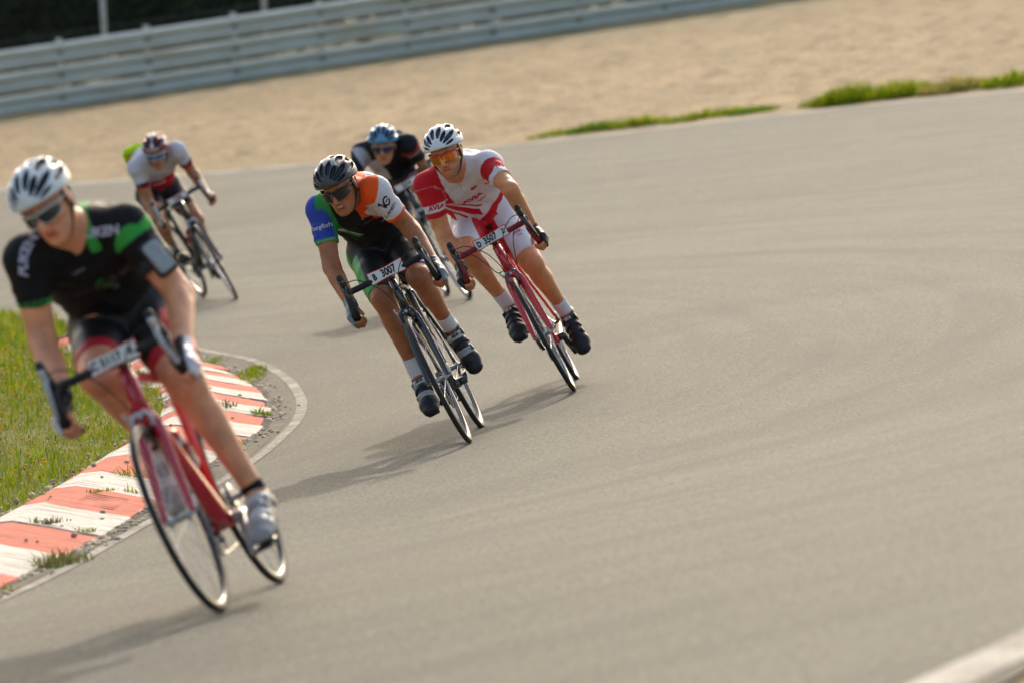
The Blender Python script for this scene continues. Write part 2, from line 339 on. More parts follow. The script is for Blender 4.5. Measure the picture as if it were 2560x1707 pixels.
for i in range(len(cuts)-1):
    white=((i-k0)%2==0); a,b=cuts[i]+.004+.006*rs.rand(),cuts[i+1]-.003; ns=max(6,int((b-a)/.08)); U=[0,0.02,.06,.15,.25,.33,.40,.45,.50,.56,.62,.622]
    V=[];j0=(rs.rand()-.5)*.005; sk0=rs.uniform(-.05,.05)
    for q in np.linspace(a,b,ns):
        p=at_s(q); nn=n_s(q)
        for u in U:
            uu=u+ (sk0 if u<.1 else 0)*.4; x,y=p+nn*uu; z=H(x,y)+kz(min(u,.62))+j0+.002*(white)+.002*math.sin(q*9+u*20)
            if u==0: z-=.06
            if u==.622: z-=.1
            V.append((x,y,z))
    m_=len(U); F=[(r*m_+c,r*m_+c+1,(r+1)*m_+c+1,(r+1)*m_+c) for r in range(ns-1) for c in range(m_-1)]
    F+=[tuple(range(m_)),tuple(range((ns-1)*m_,ns*m_))[::-1]]
    o=mkobj('kerb_block',np.array(V)-np.array([KO[0][0],KO[0][1],0]),F,MKW if white else MKR,kerb,smooth=False)
# crack filler: dark soil under the blocks
strip('kerb_bed',offset_curve(resamp(KO,.1),.31),.66,.004,mat_soil('kerb_soil',(.05,.04,.03),(.12,.10,.07),20))
# drain grating cast into one red block
gi=[i for i in range(len(cuts)-1) if (i-k0)%2==1 and cuts[i]<sK[np.argmin(abs(KO[:,1]-26.2))]<cuts[i+1]] or [k0+3]
gs=(cuts[gi[0]]+cuts[gi[0]+1])/2
for k in range(8):
    mb=MB(); q0=gs-.28+.08*k; P_=[]
    for u in (.12,.30):
        for dq in (-.005,.005): p=at_s(q0+dq)+n_s(q0)*u; P_.append((p[0]-KO[0][0],p[1]-KO[0][1],float(H(*p))+kz(u)+.0035))
    Q_=[(a,b,c-.03) for a,b,c in P_]; mb.add(P_+Q_,[(0,1,3,2),(4,6,7,5),(0,2,6,4),(1,5,7,3),(0,4,5,1),(2,3,7,6)],A3(.30,.07,.05)); mb.build('drain_slot',MST,kerb,smooth=False)
# ---- grass island behind the kerb
KI=resamp(offset_curve(KO,KW-.01),.1)
ISL=np.concatenate([KI,[(-3.2,42.5),(-3.62,45.3),(-4.25,47.2),(-6.5,52),(-11,58),(-24,62),(-24,10),(-5,10)]])
def isl_dz(xy):
    d=np.full(len(xy),9.);
    E=resamp(ISL[:len(KI)+5],.3)
    for k in range(0,len(E)): d=np.minimum(d,np.hypot(xy[:,0]-E[k,0],xy[:,1]-E[k,1]))
    far=np.clip((xy[:,1]-41)/2,0,1)
    return (.075+.03*np.clip(d/1.0,0,1))*(1-far)+far*(.02+.06*np.clip(d/.8,0,1))
drape('grass_island',ISL,.3,0,mat_soil('turf_soil',(.08,.085,.01),(.13,.125,.02),6),dzf=isl_dz)
def zisl(x,y): return H(x,y)+isl_dz(np.column_stack([x,y]))
# ---- grass blades
def leafmat(name,trans=.35,rough=.5):
    m,n,b=newmat(name); at=n.nodes.new('ShaderNodeAttribute'); at.attribute_name='col'; n.links.new(at.outputs[0],b.inputs['Base Color']); setp(b,Roughness=rough,Specular_IOR_Level=.03)
    tr=n.nodes.new('ShaderNodeBsdfTranslucent'); n.links.new(at.outputs[0],tr.inputs[0]); mx=n.nodes.new('ShaderNodeMixShader'); mx.inputs[0].default_value=trans
    out=n.nodes['Material Output']; n.links.new(b.outputs[0],mx.inputs[1]); n.links.new(tr.outputs[0],mx.inputs[2]); n.links.new(mx.outputs[0],out.inputs[0]); return m
MGR=leafmat('grass_leaf',.45); 
def blades(base,h,wd,rs,cols,lean=.45):
    n=len(base); th=rs.uniform(0,2*np.pi,n); d=np.stack([np.cos(th),np.sin(th),0*th],1); az=rs.uniform(0,2*np.pi,n); s=np.stack([np.cos(az),np.sin(az),0*az],1)
    L=(rs.rand(n)*lean)[:,None]*h[:,None]; up=np.array([0,0,1.])
    w2=wd[:,None]/2
    p0=base-s*w2; p1=base+s*w2; m=base+up*h[:,None]*.55+d*L*.35; p2=m-s*w2*.8; p3=m+s*w2*.8; p4=base+up*(h[:,None]*(1-.25*lean*rs.rand(n)[:,None]))+d*L
    V=np.stack([p0,p1,p2,p3,p4],1).reshape(-1,3); i=np.arange(n)*5
    F=[tuple(q) for q in np.stack([i,i+1,i+3,i+2],1)]+[tuple(q) for q in np.stack([i+2,i+3,i+4],1)]
    c=cols[rs.randint(0,len(cols),n)]*rs.uniform(.75,1.25,(n,1)); return V,F,np.repeat(c,5,0)
GC=np.array([(.13,.215,.005),(.19,.26,.006),(.09,.17,.005),(.25,.28,.010),(.29,.26,.03)])
rs=np.random.RandomState(7)
def scatter_island(n,x0,x1,y0,y1,margin=.0):
    x=rs.uniform(x0,x1,n); y=rs.uniform(y0,y1,n); P=ISL; k=inpoly(x,y,P); return x[k],y[k]
x,y=scatter_island(125000,-7.6,-1.9,20,34); 
dn=np.sin(x*3.1+1.3*np.sin(y*1.7))*np.cos(y*1.1+x); keep=rs.rand(len(x))<.75+.25*dn; x=x[keep];y=y[keep];dn=dn[keep]
hh=(.028+.052*rs.rand(len(x))**1.5)*(1+.3*dn); Vb,Fb,Cb=blades(np.column_stack([x,y,zisl(x,y)-.01]),hh,rs.uniform(.003,.007,len(x)),rs,GC,.7)
x,y=scatter_island(60000,-11,-2.1,34,50); 
V2,F2,C2=blades(np.column_stack([x,y,zisl(x,y)-.01]),  .035+.075*rs.rand(len(x)),rs.uniform(.006,.013,len(x)),rs,GC,.7)
mb=MB(); mb.add(Vb,Fb,Cb); mb.add(V2,F2,C2); g=mb.build('meadow_grass',MGR,smooth=False); tag(g,kind='stuff')
# seed stalks, clover heads and yellow flowers
mb=MB(); x,y=scatter_island(2400,-5.0,-1.95,20.5,40); z=zisl(x,y)
for i in range(len(x)):
    hgt=rs.uniform(.05,.15); t=rs.uniform(-.05,.05,2); top=A3(x[i]+t[0],y[i]+t[1],z[i]+hgt); kk=rs.rand()
    sw=.0012; v=[(x[i]-sw,y[i],z[i]),(x[i]+sw,y[i],z[i]),tuple(top+A3(sw,0,0)),tuple(top-A3(sw,0,0))]; mb.add(v,[(0,1,2,3)],A3(.16,.17,.06))
    if kk<.45: r=rs.uniform(.007,.013); c=A3(.80,.50,.01)
    elif kk<.72: r=rs.uniform(.005,.009); c=A3(.75,.66,.56)
    else: r=.003; c=A3(.17,.09,.05)
    el=3.5 if kk>=.72 else (.55 if kk<.4 else .8)
    oc=[top+A3(r,0,0),top+A3(0,r,0),top+A3(-r,0,0),top+A3(0,-r,0),top+A3(0,0,r*el),top-A3(0,0,r*el)]
    mb.add(oc,[(0,1,4),(1,2,4),(2,3,4),(3,0,4),(1,0,5),(2,1,5),(3,2,5),(0,3,5)],c)
tag(mb.build('meadow_flowers',MGR,smooth=True),kind='stuff')
# ---- loose stones by the kerb
def stones(px,py,pz,r,rs,mb,cols):
    ico=np.array([(0,0,1),(.89,0,.45),(.28,.85,.45),(-.72,.53,.45),(-.72,-.53,.45),(.28,-.85,.45),(.72,.53,-.45),(-.28,.85,-.45),(-.89,0,-.45),(-.28,-.85,-.45),(.72,-.53,-.45),(0,0,-1)])
    fi=[(0,1,2),(0,2,3),(0,3,4),(0,4,5),(0,5,1),(1,6,2),(2,7,3),(3,8,4),(4,9,5),(5,10,1),(6,7,2),(7,8,3),(8,9,4),(9,10,5),(10,6,1),(11,7,6),(11,8,7),(11,9,8),(11,10,9),(11,6,10)]
    for i in range(len(px)):
        s=r[i]*rs.uniform(.6,1.2,3)*(1,1,.7); a=rs.uniform(0,6.28); c,sn=math.cos(a),math.sin(a)
        q=ico*rs.uniform(.8,1.2,(12,1))*s; q=np.column_stack([q[:,0]*c-q[:,1]*sn,q[:,0]*sn+q[:,1]*c,q[:,2]])
        mb.add(q+A3(px[i],py[i],pz[i]+r[i]*.3),fi,cols[rs.randint(len(cols))]*rs.uniform(.7,1.2))
SC=np.array([(.70,.56,.37),(.55,.45,.31),(.80,.66,.44),(.62,.47,.30),(.40,.35,.27)])
mb=MB(); q=rs.uniform(0,1,3600)**1.5*sK[-1]; d=-np.abs(rs.normal(0,.055,3600))+.03
k=(np.sin(q*2.3)+.7*np.sin(q*5.1+1))*.5+rs.rand(3600)>.35; q=q[k];d=d[k]
P=np.array([at_s(a)+n_s(a)*b for a,b in zip(q,d)]); stones(P[:,0],P[:,1],H(P[:,0],P[:,1]),rs.uniform(.005,.016,len(P)),rs,mb,SC)
q=rs.uniform(0,1,420)*sK[-1]; d=rs.uniform(.50,.72,420); P=np.array([at_s(a)+n_s(a)*b for a,b in zip(q,d)]); stones(P[:,0],P[:,1],H(P[:,0],P[:,1])+.09,rs.uniform(.008,.02,len(P)),rs,mb,SC)
q=rs.uniform(0,1,70)*sK[-1]; d=rs.uniform(.1,.5,70); P=np.array([at_s(a)+n_s(a)*b for a,b in zip(q,d)]); stones(P[:,0],P[:,1],H(P[:,0],P[:,1])+kz(d)+.004,rs.uniform(.006,.015,len(P)),rs,mb,SC)
tag(mb.build('loose_stones',MST,smooth=True),kind='stuff')
# ---- weeds: each clump a thing
def clump(x,y,z,rx,ry,h,n,label,cat,group,cols=GC,wd=(.004,.009),seed=0,name='grass_tuft',lean=.9):
    r=np.random.RandomState(seed); a=r.uniform(0,6.28,n); q=np.sqrt(r.rand(n)); bx=q*np.cos(a)*rx; by=q*np.sin(a)*ry
    hz=h*(1-.6*q)*r.uniform(.5,1.15,n); V,F,c=blades(np.column_stack([bx,by,H(x+bx,y+by)-H(x,y)-.01]),hz,r.uniform(wd[0],wd[1],n),r,cols,lean)
    mb=MB(); mb.add(V,F,c); o=mb.build(name,MGR,smooth=False); o.location=(x,y,z); return tag(o,label,cat,group)
def kp(s_y,d): # point on the kerb: curve point with given y, offset d inward
    i=int(np.argmin(abs(KO[:,1]-s_y))); p=KO[i]+NK[i]*d; return p[0],p[1],float(H(p[0],p[1])+kz(max(0,d)) if d>0 else H(p[0],p[1]))
WB=np.array([(.14,.13,.05),(.12,.17,.03),(.2,.16,.08),(.10,.12,.03)])
wl=[(22.85,-.02,.15,.22,.15,260,'brownish weed tuft at the outer foot of the nearest kerb blocks',WB),
(24.4,.30,.14,.05,.07,120,'low reddish green weed strip in the joint above the nearest full red kerb block',WB),
(24.35,.12,.08,.04,.06,70,'small green weed in the kerb joint just left of the broken dark corner',GC),
(26.15,.33,.16,.05,.045,120,'thin moss-like weed line below the slotted red kerb block',GC),
(26.5,.17,.04,.04,.10,30,'yellowish leafy seedling beside the drain slots on the red kerb block',np.array([(.36,.34,.04),(.25,.28,.03)])),
(27.2,.25,.16,.06,.14,60,'sparse tall grass stems across the white kerb block behind the front wheel',GC),
(29.2,.06,.10,.16,.13,170,'bright green grass tuft at the kerb edge beside the white line, behind the red bicycle',GC),
(31.2,.07,.07,.10,.10,110,'dark green tuft at the rightmost tip of the kerb',GC),
(31.3,.28,.10,.12,.11,60,'thin brownish seedlings growing on the middle of the curved kerb',WB),
(34.9,-.04,.10,.9,.12,420,'large bright green grass patch hugging the far outer edge of the curved kerb',GC),
(36.9,-.02,.09,.35,.08,200,'small grass patch at the far end of the kerb near the white line',GC),
(38.2,-.02,.1,.3,.07,130,'farthest little grass patch at the outer edge of the kerb',GC),
(21.6,-.03,.07,.12,.07,60,'tiny weed in the bottom left corner of the photo at the kerb foot',GC),
(23.3,.5,.05,.06,.06,50,'single green sprig on the inner side of the nearest white kerb block',GC)]
for i,(yy_,d_,rx,ry,h,n_,lb,cc) in enumerate(wl):
    x,y,z=kp(yy_,d_); clump(x,y,z,rx,ry,h*.75,n_,lb,'weed','weeds growing along the striped kerb',cc,seed=20+i)
gl=[(.62,62.5,.35,.3,.12,300,'short leftmost grass tuft where the pale line meets the gravel trap'),
(1.05,62.3,.35,.35,.20,500,'second grass tuft from the left along the gravel trap edge, dark green'),
(1.5,62.1,.35,.35,.22,450,'third small tuft from the left along the gravel trap edge'),
(2.25,61.8,.55,.4,.17,700,'long low grass patch in the middle left of the gravel trap edge'),
(2.75,61.5,.3,.35,.15,300,'dark little tuft ending the left row of roadside grass'),
(3.35,61.1,.16,.3,.16,160,'isolated small tuft in the gap between the two roadside grass rows'),
(3.75,60.9,.42,.55,.36,1100,'tall bright green grass clump starting the right row beside the track'),
(4.25,60.7,.45,.6,.32,1000,'bushy green grass clump second in the right row beside the track'),
(4.85,60.3,.45,.6,.28,800,'yellow-brown tinted grass clump in the right row beside the track'),
(5.45,59.9,.4,.6,.28,700,'green grass clump near the right border of the photo beside the track'),
(5.9,59.7,.35,.5,.34,600,'dark green tuft with tall stems near the right edge of the picture'),
(6.4,59.4,.35,.5,.30,500,'rightmost dark grass tuft at the picture border')]
YB=np.array([(.32,.25,.08),(.2,.24,.04),(.25,.2,.08)]); DG=np.array([(.09,.16,.012),(.13,.21,.015)])
for i,(x,y,rx,ry,h,n_,lb) in enumerate(gl):
    h*=.78; n_=int(n_*.8); ry*=.6; cc=(YB if 'yellow' in lb else DG if 'dark' in lb else GC)*1.25
    while inpoly(np.array([x]),np.array([y-ry*.7]),ROAD)[0]: y+=.05
    clump(x,y,float(H(x,y))+.012,rx,ry,h,n_,lb,'grass','grass tufts along the edge of the gravel trap',cc,wd=(.012,.022),seed=60+i,lean=.6)
# ---- guard rail
def mat_steel():
    m,n,b=newmat('galvanised_steel'); v=coord(n); t=nnoise(n,2.5,5,.6,coord(n,(1,1,4))); t2=nnoise(n,.9,4,.6,coord(n,(.6,1,6)))
    c=mix(n,mapr(n,t.outputs[0],.35,.65,0,1),(.50,.52,.46),(.60,.62,.56)); c=mix(n,mapr(n,t2.outputs[0],.58,.72,0,.7),c,(.45,.36,.22))
    n.links.new(c,b.inputs['Base Color']); setp(b,Roughness=.6,Metallic=.1,Specular_IOR_Level=.5); return m
MS=mat_steel()
BAR=resamp(catmull([(-40,83.2),(-22,84.3),(-12,84.95),(-7.5,85.49),(-4.52,86.15),(-.25,87.2),(4.65,87.9),(10,88.4),(20,89)],8),1.333)
BN=offset_curve(BAR,-1.0)-BAR; BN/=np.linalg.norm(BN,axis=1)[:,None]  # towards the camera
rail=empty('guard_rail',None,'long grey triple corrugated steel guard rail behind the gravel trap','guard rail'); rail.location=(BAR[0][0],BAR[0][1],float(H(*BAR[0]))); ro=np.array(rail.location)
prof=[(0,-.155),(.0,-.145),(.075,-.115),(.083,-.105),(.083,-.065),(.075,-.055),(.004,-.018),(.004,.018),(.075,.055),(.083,.065),(.083,.105),(.075,.115),(0,.145),(0,.155)]
for r_ in range(3):
    zc=.17+.345*r_; V=[];n=len(BAR)
    B2=resamp(BAR,.667); N2=offset_curve(B2,-1.0)-B2; N2/=np.linalg.norm(N2,axis=1)[:,None]
    off=.003
    for i in range(len(B2)):
        dent=.012*math.sin(i*.9+r_)*(math.sin(i*.13)>.4)
        for (dx,dz) in prof: p=B2[i]+N2[i]*(dx+off+dent); V.append((p[0],p[1],float(H(*B2[i]))+zc+dz))
    m_=len(prof); F=[(i*m_+j,(i+1)*m_+j,(i+1)*m_+j+1,i*m_+j+1) for i in range(len(B2)-1) for j in range(m_-1)]
    o=mkobj('rail',np.array(V)-ro,F,MS,rail,smooth=False)
for i in range(len(BAR)):
    if not -14<BAR[i][0]<9: continue
    mb=MB(); p=BAR[i]-BN[i]*.07; z=float(H(*BAR[i])); t=A3(BN[i][1],-BN[i][0],0); nb=A3(*BN[i],0)
    box(mb,A3(p[0],p[1],z+.45)-ro,nb,t,A3(0,0,1),.055,.04,.62,(.3,.3,.28))
    o=mb.build('post',MS,rail,smooth=False)
    for r_ in range(3):
        mb=MB(); q=BAR[i]+BN[i]*.022; lathe(mb,[(.0,.012),(.02,.01),(.026,0),(.0,0)],A3(q[0],q[1],z+.17+.345*r_)-ro,nb,10,(.12,.09,.06))
        # splice washer
        box(mb,A3(*(BAR[i]+BN[i]*.017),z+.17+.345*r_)-ro,t,nb,A3(0,0,1),.05,.003,.012,(.2,.14,.09))
        mb.build('bolt',MST,o,smooth=False)
# ---- chain link fence behind
fence=empty('chain_link_fence',None,'tall wire mesh fence on grey posts behind the guard rail','fence')
FB=resamp(offset_curve(BAR,1.3),2.45); 
# shift phase so that a post stands where the photo shows it
fo=np.array([FB[0][0],FB[0][1],float(H(*FB[0]))]); fence.location=fo
MFP=attrmat('fence_steel',.5,metal=.3,var=.15,vs=5)
xs=np.array([p[0] for p in FB]); sh=(-5.98-xs[np.argmin(abs(xs+5.98))])
wires=MB(); FBs=[]
for i in range(len(FB)):
    x=FB[i][0]+sh; y=np.interp(x,FB[:,0],FB[:,1]); z=float(H(x,y)); FBs.append((x,y,z))
    if not -34<x<12: continue
    mb=MB(); tube(mb,[A3(x,y,z-.1)-fo,A3(x,y,z+3.2)-fo],.048,10,(.42,.44,.45)); mb.build('fence_post',MFP,fence)
FBs=np.array([p for p in FBs if -34<p[0]<12])
for a,b in zip(FBs[:-1],FBs[1:]):
    for hz in (.1,1.1,2.1,3.1): tube(wires,[a+A3(0,0,hz)-fo,b+A3(0,0,hz)-fo],.003,4,(.2,.21,.2),cap=False)
    L=np.linalg.norm(b-a); K=int(L/.11)
    for k in range(-28,K):
        for sg in (1,-1):
            s1,s2=k*.11,k*.11+3.0; z1,z2=(.1,3.1)
            c1,c2=max(s1,0),min(s2,L)
            if c2<=c1: continue
            za=z1+(c1-s1)/3*(z2-z1); zb=z1+(c2-s1)/3*(z2-z1)
            if sg<0: za,zb=3.2-za,3.2-zb
            pa=a+(b-a)*c1/L; pb=a+(b-a)*c2/L; wires.add([pa+A3(0,0,za-.002)-fo,pa+A3(0,0,za+.002)-fo,pb+A3(0,0,zb+.002)-fo,pb+A3(0,0,zb-.002)-fo],[(0,1,2,3)],(.12,.13,.12))
wires.build('wire_mesh',MFP,fence,smooth=False)
# ---- grass verge and dark trees beyond the fence
drape('grass_verge',[(-120,87),(-40,84.6),(-22,85.6),(-12,86.3),(-7.5,86.8),(-4.5,87.5),(-.25,88.6),(4.65,89.3),(20,90.4),(120,94),(120,180),(-120,180)],3.0,.01,mat_soil('verge_turf',(.03,.045,.015),(.06,.07,.025),2))
MLF=leafmat('tree_leaf',.12,.6); MBK=mat_soil('bark',(.05,.04,.03),(.10,.085,.06),30)
def make_tree(seed,h,rad,nl,cols):
    r=np.random.RandomState(seed); tr=MB(); tube(tr,catmull([(0,0,-.2),(.05,.05,h*.25),(-.05,.0,h*.55),(0,0,h*.85)],4),[.13,.10,.07,.02],9,(.1,.08,.06)); tips=[]
    for k in range(26):
        a=r.uniform(0,6.28); z0=h*r.uniform(.03,.75); ln=rad*r.uniform(.5,1.0)*(1-.35*z0/h); e=A3(math.cos(a)*ln,math.sin(a)*ln,z0+ln*r.uniform(.1,.6)); tube(tr,catmull([(0,0,z0),(e[0]*.5,e[1]*.5,z0+(e[2]-z0)*.35),e],3),[.04,.025,.008],6,(.1,.08,.06)); tips.append(e); tips.append(e*.6+A3(0,0,z0*.4))
    tips=np.array(tips); n=nl; c=tips[r.randint(len(tips),size=n)]+r.normal(0,.33,(n,3)); c[:,2]=np.maximum(c[:,2],.03)
    u=r.normal(size=(n,3)); u/=np.linalg.norm(u,axis=1)[:,None]; v=np.cross(u,r.normal(size=(n,3))); v/=np.linalg.norm(v,axis=1)[:,None]; s=r.uniform(.05,.11,(n,1))
    V=np.stack([c-u*s,c-v*s*.5,c+u*s,c+v*s*.5],1).reshape(-1,3); i=np.arange(n)*4; F=np.stack([i,i+1,i+2,i+3],1)
    col=np.repeat(cols[r.randint(len(cols),size=n)]*r.uniform(.6,1.3,(n,1)),4,0)
    return tr,V,F,col
TC=np.array([(.022,.04,.012),(.03,.05,.015),(.04,.055,.018),(.02,.03,.012)])
protos=[make_tree(90+i,[4.6,3.8,5.2][i],[2.0,1.8,2.1][i],16000,TC) for i in range(3)]
tp=[(-15.5,95,0,'far left'),(-12.6,94,1,''),(-10.2,95.5,2,''),(-8.3,93.6,0,''),(-6.2,95.2,1,''),(-4.4,93.8,2,''),(-2.2,95.4,0,''),(-.2,94.2,1,''),(2.4,96,2,''),(5,95.3,0,''),(-13.5,99,2,''),(-9.3,99.5,1,''),(-5.2,99.2,0,''),(-1.4,99.6,2,''),(2.9,100,1,''),(-19,95,1,''),(-22.5,94,2,''),(-26,95.5,0,''),(-30,94.5,1,''),(-17.5,99,0,''),(-24,99.5,2,'')]
tl=['dark leafy tree beyond the fence, farthest left of its row','dark bushy tree behind the fence near the left border','tallest dark tree behind the fence left of the first post','dark round tree behind the fence directly left of the first post','dark tree seen right behind the first grey fence post','dense dark tree between the two fence posts, nearer the first','dark tree behind the fence beside the second post','dark bush-like tree behind the guard rail right of the second post','dark tree hidden above the top border behind the rail','dark tree at the right end of the tree row','tall dark tree in the second row, far left','low dark tree in the second row left of the first fence post','dark tree in the second row between the fence posts','tall dark tree in the second row by the second post','low dark tree at the right end of the second row','dark tree outside the left picture edge, first beyond the border','dark tree outside the left picture edge, second beyond the border','dark tree outside the left picture edge, third beyond the border','last dark tree of the front row far outside the left edge','back row tree just outside the left picture edge','back row tree far outside the left picture edge']
cache={}
for k,(x,y,pi_,_) in enumerate(tp):
    t=empty('tree',None,tl[k],'tree','dark trees beyond the fence'); t.location=(x,y,float(H(x,y))); t.rotation_euler=(0,0,k*1.7); s=1+.12*math.sin(k*2.1); t.scale=(s,s,s)
    if pi_ not in cache:
        tr,V,F,c=protos[pi_]; a=tr.build('trunk',MBK,t); b=mkobj('crown',V,F,MLF,t,c,smooth=False); cache[pi_]=(a,b)
    else:
        for q in cache[pi_]:
            o=q.copy(); COL.objects.link(o); o.parent=t
print('setting done',round(time.time()-T0,1))
# ------------------------------------------------------------------ bicycles
EMB={"R1":{"O":[-0.908,19.256,0.19],"A":[[-0.1571,0.9124,-0.3779],[-0.9873,-0.1362,0.0816],[0.023,0.3859,0.9223]],"st":0.011,"cr":-0.908,"P":{"neck":[0.194,-0.005,1.385],"shL":[0.183,0.167,1.311],"shR":[0.242,-0.178,1.357],"elL":[0.179,0.235,1.025],"elR":[0.201,-0.26,1.073],"wrL":[0.391,0.223,0.876],"wrR":[0.404,-0.214,0.918],"hip":[-0.179,-0.057,1.06],"knL":[0.118,0.113,0.742],"knR":[0.22,-0.13,0.884],"anL":[0.063,0.138,0.322],"anR":[-0.097,-0.121,0.606],"toeL":[0.163,0.138,0.16],"toeR":[-0.042,-0.134,0.424]},"H":[[0.9113,0.2185,0.349],[-0.2076,0.9758,-0.0689],[-0.3556,-0.0097,0.9346]],"h":[0.332,-0.013,1.479]},"R2":{"O":[-0.191,27.932,-0.049],"A":[[-0.0579,0.9113,-0.4078],[-0.9981,-0.0451,0.0409],[0.0189,0.4094,0.9122]],"st":0.011,"cr":-3.431,"P":{"neck":[0.212,-0.03,1.363],"shL":[0.329,0.115,1.296],"shR":[0.136,-0.175,1.332],"elL":[0.195,0.181,1.042],"elR":[0.209,-0.249,1.056],"wrL":[0.382,0.227,0.867],"wrR":[0.393,-0.233,0.873],"hip":[-0.178,-0.009,1.047],"knL":[0.192,0.11,0.814],"knR":[0.185,-0.097,0.798],"anL":[-0.118,0.108,0.528],"anR":[0.102,-0.124,0.385],"toeL":[-0.103,0.126,0.339],"toeR":[0.226,-0.127,0.242]},"H":[[0.9239,0.2755,0.2657],[-0.2983,0.9532,0.0486],[-0.2399,-0.1241,0.9628]],"h":[0.379,-0.024,1.382]},"R3":{"O":[0.338,30.414,-0.029],"A":[[-0.0339,0.8968,-0.4412],[-0.9991,-0.0184,0.0394],[0.0272,0.4421,0.8966]],"st":0.004,"cr":3.832,"P":{"neck":[0.242,0.001,1.344],"shL":[0.297,0.17,1.263],"shR":[0.229,-0.168,1.326],"elL":[0.53,0.216,1.087],"elR":[0.187,-0.226,1.039],"wrL":[0.382,0.217,0.874],"wrR":[0.392,-0.218,0.879],"hip":[-0.15,-0.011,1.031],"knL":[0.128,0.112,0.687],"knR":[0.264,-0.16,0.914],"anL":[-0.144,0.129,0.367],"anR":[0.063,-0.112,0.547],"toeL":[-0.072,0.126,0.19],"toeR":[0.193,-0.129,0.409]},"H":[[0.9612,0.2167,0.1705],[-0.2444,0.956,0.1624],[-0.1278,-0.1978,0.9719]],"h":[0.389,0.006,1.421]},"R5":{"O":[-2.34,45.43,-0.353],"A":[[0.3044,0.8657,-0.3973],[-0.9523,0.2858,-0.107],[0.0209,0.4109,0.9114]],"st":-0.177,"cr":-2.341,"P":{"neck":[0.255,0.018,1.291],"shL":[0.344,0.178,1.234],"shR":[0.203,-0.143,1.245],"elL":[0.189,0.25,0.993],"elR":[0.185,-0.181,0.948],"wrL":[0.4,0.223,0.844],"wrR":[0.409,-0.2,0.819],"hip":[-0.134,0.009,0.984],"knL":[0.151,0.109,0.643],"knR":[0.258,-0.183,0.819],"anL":[-0.145,0.146,0.346],"anR":[0.0,-0.136,0.492],"toeL":[-0.059,0.127,0.176],"toeR":[0.177,-0.131,0.42]},"H":[[0.8662,0.4261,0.2611],[-0.4734,0.8671,0.1551],[-0.1603,-0.258,0.9528]],"h":[0.424,0.006,1.304]},"R4":{"O":[-0.374,40.573,-0.145],"A":[[0.1654,0.8884,-0.4282],[-0.9858,0.1616,-0.0456],[0.0287,0.4296,0.9026]],"st":0.0,"cr":1.058,"P":{"neck":[0.246,0.012,1.247],"shL":[0.346,0.161,1.153],"shR":[0.184,-0.136,1.241],"elL":[0.148,0.221,0.942],"elR":[0.331,-0.33,1.075],"wrL":[0.39,0.215,0.85],"wrR":[0.39,-0.215,0.85],"hip":[-0.135,0.079,0.935],"knL":[0.283,0.11,0.832],"knR":[0.085,-0.11,0.56],"anL":[-0.021,0.118,0.543],"anR":[-0.19,-0.118,0.243],"toeL":[0.144,0.125,0.45],"toeR":[-0.024,-0.125,0.15]},"H":[[0.949,0.2499,0.1923],[-0.3053,0.8811,0.3612],[-0.0792,-0.4014,0.9125]],"h":[0.412,-0.004,1.222]}}
STK=nrm((-.292,0,.956)); STO=A3(.542,0,.325)
def steerf(a):
    def f(p):
        p=np.asarray(p,float); q=p-STO; one=q.ndim==1; q=np.atleast_2d(q)
        r=STO+q*math.cos(a)+np.cross(STK,q)*math.sin(a)+np.outer(q@STK,STK)*(1-math.cos(a)); return r[0] if one else r
    return f
def stm(mb,f):   # apply steering to all the collected vertices
    mb.v=[f(v) for v in mb.v]; return mb
BK=A3(.018,.018,.02); SIL=A3(.55,.55,.56); WHT=A3(.75,.75,.73)
def text_flat(txt,size,xs=1.0,bold=0.0,shear=0):
    cu=bpy.data.curves.new('t','FONT'); cu.body=txt; cu.size=size; cu.align_x='CENTER'; cu.align_y='CENTER'; cu.offset=bold; cu.shear=shear; cu.resolution_u=3
    ob=bpy.data.objects.new('t',cu); COL.objects.link(ob); dg=bpy.context.evaluated_depsgraph_get(); ev=ob.evaluated_get(dg); me=ev.to_mesh()
    bm=bmesh.new(); bm.from_mesh(me); bmesh.ops.triangulate(bm,faces=bm.faces)
    for _ in range(2):
        L=[e for e in bm.edges if e.calc_length()>size*.22]
        if L: bmesh.ops.subdivide_edges(bm,edges=L,cuts=1); bmesh.ops.triangulate(bm,faces=bm.faces)
    V=np.array([tuple(v.co) for v in bm.verts]); bm.verts.index_update(); F=[tuple(v.index for v in f.verts) for f in bm.faces]; bm.free()
    ev.to_mesh_clear(); bpy.data.objects.remove(ob); bpy.data.curves.remove(cu)
    V[:,0]*=xs; return V[:,:2],F
import bmesh
def mirror_y(P,s): P=np.array(P,float); P[...,1]*=s; return P
def drop_path(s): return mirror_y([(.465,0,.905),(.465,.10,.905),(.470,.165,.905),(.485,.192,.906),(.515,.205,.906),(.55,.209,.898),(.582,.211,.872),(.590,.212,.838),(.575,.213,.80),(.540,.215,.772),(.495,.217,.760),(.395,.221,.750)],s)
